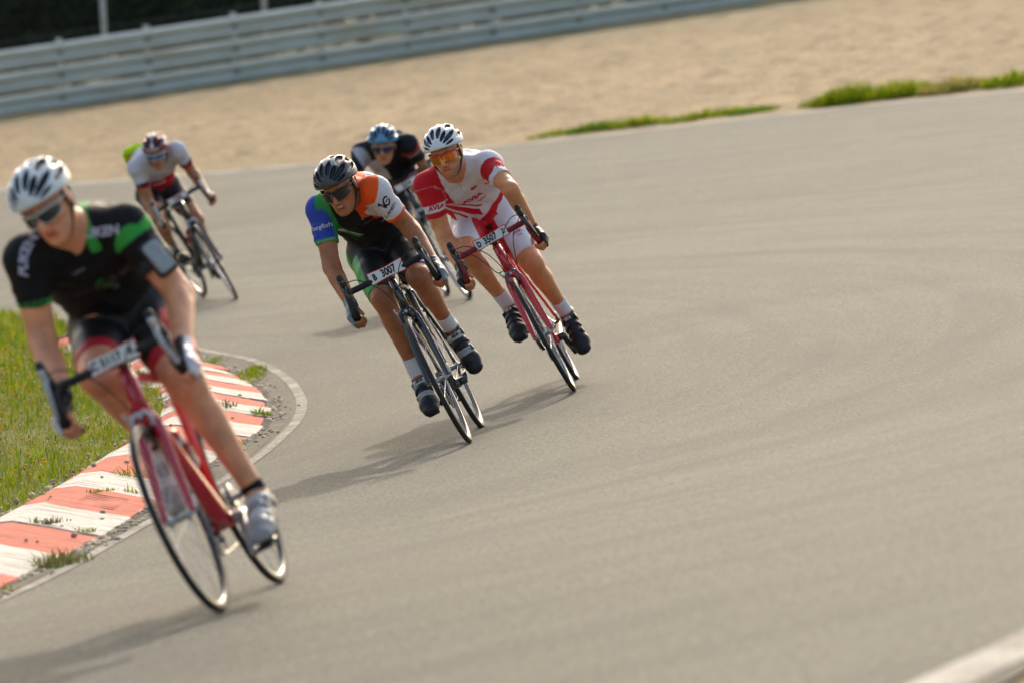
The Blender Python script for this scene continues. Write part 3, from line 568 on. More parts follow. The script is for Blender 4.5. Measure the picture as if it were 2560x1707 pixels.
def make_bike(key,d,label,frame_cols,bar_col,plate_txt,opt):
    A=np.array(d['A']); O=d['O']; st=d['st']; S=steerf(st); cr=d['cr']
    mat=Matrix([[A[i][0],A[i][1],A[i][2],O[i]] for i in range(3)]+[[0,0,0,1]])
    root=empty('racing_bicycle',mat,label,'bicycle','racing bicycles of the cornering riders')
    fc,f2=frame_cols; fat=opt.get('fat',1.0)
    # frame
    m=MB()
    tube(m,[(.381,0,.862),(.40,0,.80),(.43,0,.705)],[.021*fat,.021*fat,.024*fat],16,fc)
    tube(m,catmull([(.402,0,.825),(.20,0,.825),(-.165,0,.79)],5),[.019*fat,.017*fat,.014],14,fc,(1.1,.85))
    tube(m,catmull([(.425,0,.725),(.22,0,.508),(0,0,.272)],5),[.026*fat,.024*fat,.026*fat],16,opt.get('dt',fc),(1.0,1.1))
    tube(m,[(0,0,.27),(-.165,0,.80),(-.172,0,.822)],[.02,.017,.019],14,fc)
    for s in (1,-1):
        tube(m,catmull([(-.155,.014*s,.775),(-.25,.035*s,.60),(-.405,.064*s,.345)],5),[.011,.009,.0085],10,fc)
        tube(m,catmull([(-.02,.034*s,.27),(-.14,.048*s,.275),(-.405,.064*s,.335)],5),[.013,.011,.009],10,fc)
        tube(m,[(-.395,.062*s,.35),(-.42,.066*s,.325)],[.012,.012],8,BK)
    tube(m,[(0,-.036,.27),(0,.036,.27)],.024,16,fc)
    frame=m.build('frame',M['paint'],root)
    if opt.get('decal'):
        mb=MB(); V,F=text_flat(opt['decal'],.030,1.3,.0008); a=A3(.425,0,.725); b=A3(0,0,.27); ax=nrm(b-a); c=a+ax*.27
        for s in (1,-1):
            mb.add(np.array([c+ax*(x*-s)*1.0+nrm(np.cross(ax,(0,1,0)))*(-y)*1+A3(0,s*(.0255*fat),0) for x,y in V]),F,WHT)
        mb.build('frame_lettering',M['print'],frame)
    mb=MB(); tube(mb,[(-.168,0,.80),(-.205,0,.935)],.0136,12,opt.get('post',BK)); rbox(mb,(-.205,0,.945),A3(1,0,0),A3(0,1,0),A3(0,0,1),.03,.022,.012,BK)
    for s in (1,-1): tube(mb,catmull([(-.28,.018*s,.962),(-.23,.022*s,.948),(-.16,.022*s,.948),(-.06,.006*s,.968)],4),.0035,6,SIL)
    mb.build('seat_post',M['plastic'],root)
    # saddle
    U=np.linspace(0,1,15); n=20; V=[]
    for u in U:
        x=-.285+.275*u; wd=np.interp(u,[0,.08,.3,.5,.7,.93,1],[.045,.068,.062,.034,.022,.019,.008]); hh=np.interp(u,[0,.1,.9,1],[.018,.028,.024,.012]); zc=.985-.01*math.sin(u*3.14)+.012*(1-u)
        for k in range(n):
            t=2*math.pi*k/n; V.append((x,wd*math.cos(t)*(1 if math.sin(t)>0 else .85),zc-.012+hh*(.55 if math.sin(t)>0 else 1.0)*math.sin(t)))
    F=[(i*n+k,i*n+(k+1)%n,(i+1)*n+(k+1)%n,(i+1)*n+k) for i in range(14) for k in range(n)]+[tuple(range(n))[::-1],tuple(range(14*n,15*n))]
    MB().add(V,F,opt.get('saddle',BK)).build('saddle',M['leather'],root)
    # fork
    m=MB(); tube(m,[(.432,0,.70),(.440,0,.678)],[.024*fat,.022*fat],14,f2)
    for s in (1,-1): tube(m,catmull([(.437,.010*s,.69),(.446,.030*s,.655),(.475,.040*s,.56),(.545,.048*s,.40),(.585,.052*s,.338)],6),[.017*fat,.017*fat,.015,.012,.009],12,f2,(.85,1.25))
    fork=stm(m,S).build('fork',M['paint'],root)
    m=MB(); tube(m,[(.379,0,.866),(.366,0,.905)],.018,14,BK); tube(m,[(.364,0,.905),(.40,0,.908),(.462,0,.905)],[.019,.016,.018],14,opt.get('stem',BK)); tube(m,[(.366,0,.925),(.372,0,.89)],.016,12,BK)
    rbox(m,(.47,0,.905),A3(0,1,0),A3(1,0,0),A3(0,0,1),.024,.018,.022,opt.get('stem',BK)); stm(m,S).build('stem',M['paint'],root)
    # handlebar
    m=MB()
    for s in (1,-1): tube(m,catmull(drop_path(s),4),[.0158,.0155,.0152,.0152,.0152],12,bar_col)
    bar=stm(m,S).build('handlebar',M['rubber'],root)
    m=MB()
    for s in (1,-1): tube(m,mirror_y([(.400,.2206,.7502),(.384,.2212,.749)],s),.0165,12,bar_col if opt.get('barend') else BK)
    stm(m,S).build('bar_plug',M['plastic'],bar)
    for s in (1,-1):
        m=MB(); tube(m,mirror_y(catmull([(.54,.208,.905),(.575,.207,.925),(.605,.205,.952),(.622,.204,.985),(.620,.204,1.0)],4),s),[.017,.020,.0185,.018,.014],12,BK,(.95,1.15))
        lv=stm(m,S).build('brake_hood',M['rubber'],root)
        m=MB(); tube(m,mirror_y(catmull([(.607,.205,.945),(.640,.206,.925),(.648,.210,.885),(.636,.218,.84),(.628,.226,.80)],5),s),[.0095,.009,.008,.007,.006],10,opt.get('lever',BK),(1.2,.6))
        rbox(m,mirror_y(A3(.632,.205,.957),s),A3(0,1,0),A3(.5,0,.87),A3(.87,0,-.5),.011,.020,.008,opt.get('lever',BK)*1.3)
        stm(m,S).build('brake_lever',M['gloss'],lv)
    # cables
    m=MB()
    for s in (1,-1):
        tube(m,mirror_y(catmull([(.60,.195,.955),(.615,.14,.955),(.60,.07,.90),(.53,.03,.80),(.455,.02*s*s,.735)],6) if s>0 else catmull([(.60,.195,.955),(.60,.13,.94),(.57,.06,.86),(.50,.03,.77),(.44,.028,.72)],6),s),.0026,6,BK,cap=False)
        if opt.get('loops'): tube(m,mirror_y(catmull([(.59,.19,.94),(.62,.12,.88),(.60,.08,.80),(.52,.06,.74),(.43,.035,.73)],6),s),.0024,6,BK,cap=False)
    stm(m,S).build('cable',M['rubber'],root)
    # number plate
    def plate_pt(u,v,off=0): # u,v metres
        return A3(.4875-.9*u*u*opt.get('curv',2.0)+off,u,.915+v)
    W2,H2=opt.get('pl',(.085,.024)); m=MB()
    for (a,h,of,c) in ((W2+.004,H2+.003,0,A3(.62,.03,.03)),(W2,H2-.0015,.0022,A3(.78,.78,.75))):
        us=np.linspace(-a,a,13); V=[];
        for u in us:
            tw=h*(1-.10*math.cos(u/a*3))
            for v in (-tw,tw): V.append(plate_pt(u,v,of+.0015)); V.append(plate_pt(u,v,of-.0015))
        F=[]
        for i in range(12): q=i*4; F+=[(q,q+4,q+6,q+2),(q+1,q+3,q+7,q+5),(q,q+1,q+5,q+4),(q+2,q+6,q+7,q+3)]
        F+=[(0,2,3,1),(48,49,51,50)]
        m.add(V,F,c)
    pl=stm(m,S).build('number_plate',M['print'],root,smooth=False)
    m=MB()
    for (tx,size,xs,uc,vc,bd,c) in plate_txt:
        V,F=text_flat(tx,size,xs,bd); m.add([plate_pt(uc+x,vc+y,.0052) for x,y in V],F,c)
    stm(m,S).build('plate_lettering',M['print'],pl)
    # wheels
    def wheel(cx,front):
        c=A3(cx,0,.338); f=S if front else (lambda p:p)
        w_=empty('wheel',None); w_.parent=root
        m=MB(); tc=opt.get('tyre',BK); ns=12
        prof=[(.3255+.0132*math.cos(t),.0132*math.sin(t)) for t in np.linspace(0,2*math.pi,ns,endpoint=False)]
        cols=[BK if math.cos(t)>.35 else tc for t in np.linspace(0,2*math.pi,ns,endpoint=False)]
        lathe(m,prof,c,(0,1,0),72,None); m.c[-1]=np.tile(np.array(cols),(72,1)); (stm(m,f)).build('tyre',M['rubber'],w_)
        rd=opt.get('rim',.024); m=MB(); lathe(m,[(.319,.0105),(.312,.0108),(.319-rd*.8,.009),(.319-rd,.003),(.319-rd,-.003),(.319-rd*.8,-.009),(.312,-.0108),(.319,-.0105)],c,(0,1,0),72,None)
        rt=SIL*opt.get('rimt',.8); pc=[rt,rt]+[opt.get('rimc',SIL)]*4+[rt,rt]; m.c[-1]=np.tile(np.array(pc),(72,1))
        rim=(stm(m,f)).build('rim',M['metal'],w_)
        m=MB(); ns=20 if front else 24; hw=.034
        for k in range(ns):
            s=1 if k%2 else -1; t=2*math.pi*k/ns; t2=t+(.35 if (k//2)%2 else -.35)*(0 if front else 1)
            tube(m,[c+A3(.020*math.cos(t2),s*hw,.020*math.sin(t2)),c+A3((.319-rd)*math.cos(t),s*.002,(.319-rd)*math.sin(t))],.0012,4,SIL,cap=False)
        stm(m,f).build('spokes',M['metal'],w_)
        m=MB(); lathe(m,[(.0,.052),(.008,.052),(.009,.040),(.022,.037),(.022,.031),(.012,.024),(.012,-.024),(.022,-.031),(.022,-.037),(.009,-.040),(.008,-.052),(.0,-.052)],c,(0,1,0),20,SIL*.7,closed=False)
        if front or True: tube(m,[c+A3(0,-.062,0),c+A3(0,.066,0)],.004,8,SIL); tube(m,[c+A3(0,.066,0),c+A3(-.012,.070,.03),c+A3(-.02,.066,.055)],.004,8,SIL)
        stm(m,f).build('hub',M['metal'],w_)
        if not front:
            m=MB()
            for q,rr in enumerate((.024,.029,.034,.040,.046,.052)): lathe(m,[(rr,-.046+.0045*q),(rr,-.0445+.0045*q),(.015,-.0445+.0045*q),(.015,-.046+.0045*q)],c,(0,1,0),24,SIL*.6)
            m.build('cassette',M['metal'],w_)
    wheel(.585,True); wheel(-.41,False)
    # brakes
    for front in (True,False):
        m=MB(); f=S if front else (lambda p:p); bx,bz,dx=(.468,.703,.0) if front else (-.245,.705,0)
        bc=opt.get('brake',BK)
        for s in (1,-1):
            tube(m,catmull([(bx,-.012*s,bz+.005),(bx+.006,.022*s,bz+.008),(bx+.008,.036*s,bz-.018),(bx+.004,.030*s,bz-.045)],5),[.0055,.006,.0055,.005],8,bc,(1,1.3))
            rbox(m,(bx+.002,.017*s,bz-.048),A3(1,0,0),A3(0,1,0),A3(0,0,1),.024,.0055,.006,BK)
        tube(m,[(bx,-.036,bz-.012),(bx+.004,-.052,bz+.02),(bx+.004,-.050,bz+.032)],[.005,.004,.005],8,SIL); lathe(m,[(0,.014),(.008,.012),(.008,-.004),(0,-.006)],A3(bx+.004,0,bz),(1,0,0),10,SIL)
        tube(m,[(bx+.004,-.050,bz+.03),(bx,-.045,bz-.05)],.0011,5,SIL)
        stm(m,f).build('brake_caliper',M['gloss'],root)
    # crankset
    cs=empty('crankset',None); cs.parent=root
    m=MB()
    for s in (1,-1):
        a=cr+(0 if s>0 else math.pi); e=A3(.172*math.cos(a),.072*s,.27+.172*math.sin(a)); b=A3(0,.062*s,.27); cc=opt.get('crank',BK)
        tube(m,[b,b*.5+e*.5,e],[.016,.012,.012],10,cc,(1.15,.8)); tube(m,[A3(0,.03*s,.27),A3(0,.074*s,.27)],.02,12,cc); tube(m,[e-A3(0,.01*s,0),e+A3(0,.012*s,0)],.014,10,cc)
    m.build('crank_arm',M['gloss'],cs)
    m=MB(); 
    for rr,yy in ((.104,-.046),(.080,-.040)):
        lathe(m,[(rr,yy-.0015),(rr,yy+.0015),(rr-.013,yy+.0015),(rr-.013,yy-.0015)],A3(0,0,.27),(0,1,0),48,SIL*.6)
        for k in range(5): t=cr+k*1.2566; tube(m,[A3(.02*math.cos(t),yy,.27+.02*math.sin(t)),A3((rr-.01)*math.cos(t),yy,.27+(rr-.01)*math.sin(t))],.006,6,opt.get('crank',BK),(1.6,.6))
    m.build('chainring',M['metal'],cs)
    for s in (1,-1):
        a=cr+(0 if s>0 else math.pi); e=A3(.172*math.cos(a),0,.27+.172*math.sin(a)); m=MB(); tube(m,[e+A3(0,.07*s,0),e+A3(0,.12*s,0)],.007,8,SIL)
        rbox(m,e+A3(0,.118*s,0),A3(1,0,0),A3(0,1,0),A3(0,0,1),.040,.028,.009,opt.get('pedal',BK)); m.build('pedal',M['plastic'],cs)
    m=MB(); c1=A3(0,-.043,.27); c2=A3(-.41,-.040,.338); up=[c1+A3(0,0,.101),c2+A3(0,0,.034)]; 
    ch=[c1+.101*A3(math.cos(t),0,math.sin(t)) for t in np.linspace(math.pi*.55,-math.pi*.55,18)]+[A3(-.40,-.040,.20),A3(-.425,-.040,.185),A3(-.44,-.040,.205),A3(-.395,-.040,.262),A3(-.37,-.040,.31)]+[c2+.036*A3(math.cos(t),0,math.sin(t)) for t in np.linspace(-1.0,1.6-2*math.pi+0.2+6.0,3)]+[c2+A3(0,0,.036)]
    ch=[c1+A3(0,0,.101),*ch[0:18],*ch[18:23],c2+A3(-.036,0,.0),c2+A3(-.02,0,.03),c2+A3(0,0,.036),c1+A3(0,0,.101)]
    tube(m,np.array(ch),.0042,6,SIL*.35,(1.2,.7)); m.build('chain',M['metal'],root)
    m=MB(); rbox(m,(-.42,-.052,.275),nrm((-.2,0,-1)),A3(0,1,0),nrm((1,0,-.2)),.038,.011,.015,BK); rbox(m,(-.412,-.047,.215),nrm((.15,0,-1)),A3(0,1,0),nrm((1,0,.15)),.04,.006,.012,SIL*.5)
    for z in (.245,.190): lathe(m,[(0,.004),(.018,.003),(.018,-.003),(0,-.004)],A3(-.415,-.040,z),(0,1,0),14,BK)
    m.build('rear_derailleur',M['gloss'],root)
    # bottle cages and bottles
    for (P,Q,tt) in ((A3(.425,0,.725),A3(0,0,.27),.50),(A3(-.165,0,.80),A3(0,0,.27),.58))[:1 if not opt.get('bottle2') else 2]:
        ax=nrm(P-Q); nn=nrm(np.cross(ax,(0,1,0))); 
        if nn[2]<0 and P[0]>0: nn=-nn
        if P[0]<0 and nn[0]<0: nn=-nn
        c=P+(Q-P)*tt+nn*(.026*fat+.040)
        m=MB()
        for s in (1,-1): tube(m,catmull([c-ax*.085-nn*.036+A3(0,.004*s,0),c-ax*.085+nn*.02+A3(0,.03*s,0),c+ax*.01+nn*.0+A3(0,.0385*s,0),c+ax*.045+nn*.034+A3(0,.012*s,0),c+ax*.045+nn*.037],5),.0028,6,opt.get('cage',BK),cap=False)
        tube(m,[c-ax*.085-nn*.038,c+ax*.03-nn*.038],.005,6,opt.get('cage',BK)); m.build('bottle_cage',M['metal'],root)
        if opt.get('bottles'):
            b1,b2,blab=opt['bottles'][0 if P[0]>0 else -1]
            br=empty('water_bottle',mat@Matrix.Translation(Vector(c)),blab,'bottle','water bottles in the frame cages')
            m=MB(); pr=[(0,-.085),(.034,-.085),(.036,-.078),(.036,.01),(.032,.022),(.032,.03),(.036,.042),(.036,.062),(.034,.068),(0,.068)]
            lathe(m,pr,A3(0,0,0),ax,24,None,closed=False); hcol=np.array([b1 if (h<-.035 or h>.035) else b2 for _,h in pr]); m.c[-1]=np.tile(hcol,(24,1)); m.build('bottle_body',M['plastic'],br)
            m=MB(); lathe(m,[(0,.067),(.035,.067),(.035,.080),(.022,.092),(.012,.095),(.011,.115),(.007,.118),(0,.118)],A3(0,0,0),ax,20,b2 if opt.get('capc') is None else opt['capc'],closed=False); m.build('bottle_cap',M['plastic'],br)
    return root,mat,S
# ------------------------------------------------------------------ implicit surfaces (limbs and garments are blended, then meshed)
class Fld:
    def __init__(s,lo,hi,h):
        s.h=h; s.lo=np.array(lo,float); n=np.ceil((np.array(hi)-s.lo)/h).astype(int)+1
        s.ax=[s.lo[i]+h*np.arange(n[i]) for i in range(3)]; s.F=np.full(n,.09,np.float32)
    def sub(s,lo,hi):
        r=[]
        for i in range(3):
            a=max(0,int((lo[i]-s.lo[i])/s.h)-1); b=min(len(s.ax[i]),int((hi[i]-s.lo[i])/s.h)+3); r.append(slice(a,max(a,b)))
        return tuple(r)
    def grid(s,sl):
        return [s.ax[i][sl[i]].astype(np.float32).reshape([-1 if j==i else 1 for j in range(3)]) for i in range(3)]
    def put(s,p,mode='u'):
        k=p.get('k',.02); lo,hi=p['bb']; m=k+2.5*s.h; sl=s.sub(lo-m,hi+m)
        if any(q.stop<=q.start for q in sl): return
        g=s.grid(sl); d=p['fn'](*g); A=s.F[sl]
        if mode=='u': hh=np.maximum(k-np.abs(A-d),0)/k; s.F[sl]=np.minimum(A,d)-hh*hh*k*.25
        else: d=-d; hh=np.maximum(k-np.abs(A-d),0)/k; s.F[sl]=np.maximum(A,d)+hh*hh*k*.25
    def cut(s,n,c,k=.004):   # keep the side where (p-c).n<0
        g=s.grid((slice(None),)*3); d=(g[0]-c[0])*n[0]+(g[1]-c[1])*n[1]+(g[2]-c[2])*n[2]; hh=np.maximum(k-np.abs(s.F-d),0)/k; s.F=np.maximum(s.F,d)+hh*hh*k*.25
    def mesh(s):
        F=s.F; F[0]=F[-1]=.05; F[:,0]=F[:,-1]=.05; F[:,:,0]=F[:,:,-1]=.05
        S=F<0; c=np.zeros(tuple(np.array(F.shape)-1),np.int8)
        for i in (0,1):
            for j in (0,1):
                for k in (0,1): c+=S[i:F.shape[0]-1+i,j:F.shape[1]-1+j,k:F.shape[2]-1+k]
        I=np.argwhere((c>0)&(c<8)); idx=np.full(c.shape,-1,np.int32); idx[tuple(I.T)]=np.arange(len(I))
        acc=np.zeros((len(I),3)); cnt=np.zeros(len(I)); cor=np.array([(i,j,k) for i in(0,1) for j in(0,1) for k in(0,1)])
        val=[F[tuple((I+q).T)] for q in cor]
        for a in range(8):
            for b in range(a+1,8):
                dd=cor[b]-cor[a]
                if abs(dd).sum()!=1: continue
                m=(val[a]<0)!=(val[b]<0); t=val[a][m]/(val[a][m]-val[b][m]); acc[m]+=cor[a]+t[:,None]*dd; cnt[m]+=1
        V=s.lo+s.h*(I+acc/cnt[:,None]); Q=[]
        for ax in range(3):
            u,v=(ax+1)%3,(ax+2)%3; e=[slice(None)]*3; f=[slice(None)]*3; e[ax]=slice(0,-1); f[ax]=slice(1,None)
            ch=S[tuple(e)]!=S[tuple(f)]; E=np.argwhere(ch); ok=(E[:,u]>0)&(E[:,v]>0)&(E[:,u]<F.shape[u]-1)&(E[:,v]<F.shape[v]-1); E=E[ok]
            du=np.zeros(3,int);du[u]=1; dv=np.zeros(3,int);dv[v]=1
            q=np.stack([idx[tuple((E-du-dv).T)],idx[tuple((E-dv).T)],idx[tuple(E.T)],idx[tuple((E-du).T)]],1)
            fl=~S[tuple(E.T)]; q[fl]=q[fl][:,::-1]; Q.append(q)
        return V,np.concatenate(Q).astype(np.int32)
def limb(a,b,rs,ts=None,k=.02,ax=None,sc=1.0,clip=None,inf=0,folds=0):
    a=A3(*a);b=A3(*b);ab=b-a;L=np.linalg.norm(ab);rs=np.array(rs,float)+inf;ts=np.linspace(0,1,len(rs)) if ts is None else np.array(ts,float)
    if ax is not None: ax=nrm(ax)
    def fn(X,Y,Z):
        qx,qy,qz=X-a[0],Y-a[1],Z-a[2]; tt=(qx*ab[0]+qy*ab[1]+qz*ab[2])/L**2; t=np.clip(tt,0,1)
        qx=qx-t*ab[0];qy=qy-t*ab[1];qz=qz-t*ab[2]
        if ax is not None:
            c=(qx*ax[0]+qy*ax[1]+qz*ax[2])*(1-1/sc); qx=qx-c*ax[0];qy=qy-c*ax[1];qz=qz-c*ax[2]
        r=np.interp(t,ts,rs)
        if folds: r=r+folds*np.sin(tt*26+qx*30+2.2*np.sin(qy*40+tt*5))*np.clip(tt*1.5,0,1)
        d=np.sqrt(qx*qx+qy*qy+qz*qz)-r
        if clip is not None: d=np.maximum(d,np.maximum((clip[0]-tt)*L,(tt-clip[1])*L))
        return d.astype(np.float32)
    R_=rs.max()*max(1,sc); return dict(fn=fn,bb=(np.minimum(a,b)-R_,np.maximum(a,b)+R_),k=k)
def elli(c,r,Fm=None,k=.02,inf=0):
    c=A3(*c); r=A3(*r)+inf; Fm=np.eye(3) if Fm is None else np.array(Fm)
    def fn(X,Y,Z):
        x,y,z=X-c[0],Y-c[1],Z-c[2]; q=[(x*Fm[0,i]+y*Fm[1,i]+z*Fm[2,i])/r[i] for i in range(3)]
        k0=np.sqrt(q[0]**2+q[1]**2+q[2]**2)+1e-6; k1=np.sqrt((q[0]/r[0])**2+(q[1]/r[1])**2+(q[2]/r[2])**2)+1e-6
        return (k0*(k0-1)/k1).astype(np.float32)
    e=np.abs(Fm)@r; return dict(fn=fn,bb=(c-e,c+e),k=k)
def mesh_prims(P,h,pad=.02,post=None):
    lo=np.min([p['bb'][0] for p in P],0)-pad-.02; hi=np.max([p['bb'][1] for p in P],0)+pad+.02; f=Fld(lo,hi,h)
    for p in P: f.put(p,p.get('mode','u'))
    if post: post(f)
    return f.mesh()
def orth(v,n): v=np.asarray(v,float); return nrm(v-n*(v@n))
def seg_t(p,a,b): ab=b-a; t=((p-a)@ab)/(ab@ab); d=np.linalg.norm(p-a-np.outer(np.clip(t,0,1),ab),axis=1); return t,d
def mx(c,d,m): m=np.clip(m,0,1)[:,None]; return c*(1-m)+np.asarray(d)*m
def st_(x,a,b): return np.clip((x-a)/(b-a),0,1)
def make_person(key,d,mat,S,spec,label):
    J={k:A3(*v) for k,v in d['P'].items()}; Hm=np.array(d['H']); hc=A3(*d['h']); sc_=spec.get('bulk',1.0); h=spec['h']
    root=empty('person',mat,label,'person','cyclists cornering in the race')
    hd=lambda *q: hc+Hm@A3(*q)
    # grips on the drops
    G={}; 
    for s,k in ((1,'L'),(-1,'R')):
        g=mirror_y(A3(.528,.2160,.770),s); a=nrm((.93,0,.36)); g=S(g); J['wr'+k]=J['wr'+k]+.30*(g-J['wr'+k]); G[k]=g
    for k,v in spec.get('anl',{}).items(): J['an'+k]=J['an'+k]+A3(*v)
    for k,v in spec.get('toe',{}).items(): J['toe'+k]=J['toe'+k]+A3(*v)
    Hp,Nk=J['hip'],J['neck']; sp_=nrm(Nk-Hp); Ls=np.linalg.norm(Nk-Hp); lat=nrm(J['shL']-J['shR']); lat2=orth(lat+A3(0,1,0)*.6,sp_); fr=nrm(np.cross(lat2,sp_))
    P0=Hp-A3(0,0,.015); P1=Hp+sp_*Ls*.36-fr*.045; P2=Hp+sp_*Ls*.74-fr*.030; P3=Nk-fr*(-.01)-sp_*.02
    def torso(inf,w=1.0):
        b=sc_; Q=[limb(P0,P1,[.108*b,.104*b],k=.05,ax=lat2,sc=1.36,inf=inf),limb(P1,P2,[.104*b,.118*b],k=.05,ax=lat2,sc=1.38,inf=inf),limb(P2,P3,[.116*b,.066*b],k=.05,ax=lat2,sc=1.42,inf=inf)]
        if spec.get('belly'): Q.append(elli(P1+fr*.05,(.12,.13,.13),k=.06,inf=inf))
        for k in 'LR':
            s=1 if k=='L' else -1; sh=J['sh'+k]
            Q+=[limb(P3-sp_*.01-fr*.01,sh,[.056*b,.056*b],k=.05,inf=inf),elli(sh,(.060*b,.060*b,.060*b),k=.04,inf=inf),limb(P2+fr*.045+lat2*s*.05,sh-sp_*.02+fr*.0,[.07*b,.045*b],k=.05,inf=inf),limb(P1+lat2*s*.08,sh-sp_*.05-fr*.02,[.06*b,.05*b],k=.05,inf=inf)]
        return Q
    def hips(inf):
        Q=[]
        for k in 'LR':
            s=1 if k=='L' else -1; hj=Hp+A3(0,s*.085,-.02); Q+=[elli(hj,(.100*sc_,.092*sc_,.100*sc_),k=.05,inf=inf),elli(hj+A3(-.055,0,.0),(.095*sc_,.09*sc_,.095*sc_),k=.05,inf=inf)]
        return Q
    def thigh(k,inf,clip=None,folds=0):
        s=1 if k=='L' else -1; hj=Hp+A3(0,s*.085,-.02); kn=J['kn'+k]; an=J['an'+k]; kb=nrm(hj-kn)+nrm(an-kn)
        out=[limb(hj,kn,[.100*sc_,.094*sc_,.084*sc_,.066*sc_,.056*sc_],[0,.2,.5,.82,1],k=.03,inf=inf,clip=clip,folds=folds)]
        fwd=-nrm(kb); m=hj+(kn-hj)*.45+fwd*.02
        out.append(limb(m,kn+(hj-kn)*.12+fwd*.008,[.07*sc_,.05*sc_],k=.04,inf=inf,clip=None if clip is None else (-.5,(clip[1]-.45)/.43)))
        ax_=nrm(kn-hj); sd_=nrm(np.cross(ax_,fwd)); 
        for q_,a0,a1,r0,r1 in ((1,.50,.86,.034,.026),(-1,.40,.80,.036,.024)):
            if clip is None: out.append(limb(hj+(kn-hj)*a0+fwd*.028+sd_*q_*.034,hj+(kn-hj)*a1+fwd*.020+sd_*q_*.030,[r0*sc_,(r0+.004)*sc_,r1*sc_],k=.016))
        return out,fwd
    def shank(k):
        kn=J['kn'+k]; an=J['an'+k]; out,fwd=[],None; hj=Hp+A3(0,(1 if k=='L' else -1)*.085,-.02)
        fwd=-nrm(nrm(hj-kn)+nrm(an-kn)); ax=nrm(an-kn); bk=-orth(fwd,ax)
        out=[limb(kn,an,[.050*sc_,.051*sc_,.050*sc_,.037*sc_,.032*sc_],[0,.15,.35,.75,1],k=.03),*[limb(kn+(an-kn)*.12+bk*.018+np.cross(ax,bk)*q_*.016,kn+(an-kn)*(.48+.03*q_)+bk*.012+np.cross(ax,bk)*q_*.014,[.030*sc_,.039*sc_,.022*sc_],k=.018) for q_ in (1,-1)],limb(kn+(an-kn)*.10-bk*.026,kn+(an-kn)*.8-bk*.012,[.022*sc_,.018*sc_,.014*sc_],k=.014),elli(kn+fwd*.012,(.044*sc_,)*3,k=.03)]
        return out
    def uarm(k,inf=0,clip=None,folds=0):
        sh,el=J['sh'+k],J['el'+k]; return [limb(sh,el,[.053*sc_,.055*sc_,.049*sc_,.040*sc_],[0,.3,.6,1],k=.025,inf=inf,clip=clip,folds=folds)]
    sh_el=lambda k: J['sh'+k]*.18+J['el'+k]*.82+A3(0,.012*(1 if k=='L' else -1),.010)
    def farm(k):
        el,wr=J['el'+k],J['wr'+k]; g=G[k]; return [limb(el,wr,[.040*sc_,.044*sc_,.038*sc_,.027*sc_],[0,.25,.55,1],k=.03),limb(sh_el(k),el+(wr-el)*.42+A3(0,.012*(1 if k=='L' else -1),.012),[.026*sc_,.031*sc_,.020*sc_],k=.016)]
    def hand(k,inf=0,glove=False):
        s=1 if k=='L' else -1; g=G[k]; a=nrm((.93,0,.36)); o=A3(0,s,0); p=nrm(np.cross(a,(0,1,0))); p=p if p[2]>0 else -p; wr=J['wr'+k]; Q=[]; R_=.029
        K=[]
        for i in range(4):
            c=g+a*(.033-.022*i); ln=(1.0,1.06,1.02,.88)[i]; rr=(.0096,.0098,.0094,.0084)[i]+inf
            k0=c+o*.033+p*.016; k1=c+o*.026*ln-p*.020; k2=c-o*.004-p*.032*ln; k3=c-o*.025*ln-p*.014
            K.append(k0); 
            if glove: Q+=[limb(k0,k1,[rr+.001,rr],k=.004)]
            else: Q+=[limb(k0,k1,[rr+.0008,rr],k=.006),limb(k1,k2,[rr,rr-.0008],k=.006),limb(k2,k3,[rr-.0008,rr-.0018],k=.006)]
        for i,kk in enumerate(K):
            w_=wr+a*(.018-.012*i)*.9; Q.append(limb(w_,kk,[.016+inf,.015+inf,.012+inf],k=.016))
        Q.append(elli((K[1]+K[2])/2*.55+wr*.45,(.034+inf,.019+inf,.030+inf),k=.02))
        t0=wr+(g-wr)*.45-o*.012+a*.01; t1=g+a*.040-o*.008+p*.028; t2=g+a*.056-o*.026+p*.012; t3=g+a*.062-o*.034-p*.008
        Q.append(limb(t0,t1,[.017+inf,.0125+inf],k=.014))
        if not glove: Q+=[limb(t1,t2,[.0118,.0105],k=.006),limb(t2,t3,[.0105,.0085],k=.005)]
        else: Q.append(limb(t1,t1*.5+t2*.5,[.0125+inf,.012+inf],k=.006))
        if glove: Q.append(limb(wr+(wr-J['el'+k])*.06-(wr-J['el'+k])*.14,wr,[.031+inf,.030+inf],k=.012))
        return Q
    def head():
        E=lambda c,r,k=.02: elli(hd(*c),r,Hm,k); Lm=lambda a,b,rs,k=.01: limb(hd(*a),hd(*b),rs,k=k)
        Q=[E((-.008,0,.035),(.098,.076,.088)),E((.022,0,-.028),(.072,.062,.088),.03),E((.062,0,-.098),(.030,.033,.020),.025),E((.048,0,-.075),(.042,.041,.035),.03),E((.072,0,-.104),(.022,.024,.016),.02),
           Lm((.085,-.030,.026),(.085,.030,.026),[.012,.013,.012],.015),Lm((.100,0,.008),(.128,0,-.034),[.0085,.0125],.010),Lm((.110,-.014,-.041),(.110,.014,-.041),[.0085,.011,.0085],.008)]
        for s in (1,-1):
            Q+=[E((.062,.040*s,-.022),(.030,.024,.020),.02),E((-.006,.080*s,-.004),(.018,.008,.031),.006),E((.0,.076*s,-.012),(.014,.012,.018),.01)]
        mo=spec.get('mouth',.0)
        Q+=[Lm((.090,-.020,-.062),(.090,.020,-.062),[.006,.0085,.006],.007),Lm((.088,-.017,-.076-mo),(.088,.017,-.076-mo),[.006,.0085,.006],.007)]
        q=limb(hd(.103,-.017,-.069-mo*.5),hd(.103,.017,-.069-mo*.5),[.001+mo*.3,.003+mo*.45,.001+mo*.3],k=.004); q['mode']='s'; Q.append(q)
        for s in (1,-1): q=elli(hd(.108,.032*s,.004),(.016,.014,.009),Hm,k=.012); q['mode']='s'; Q.append(q)
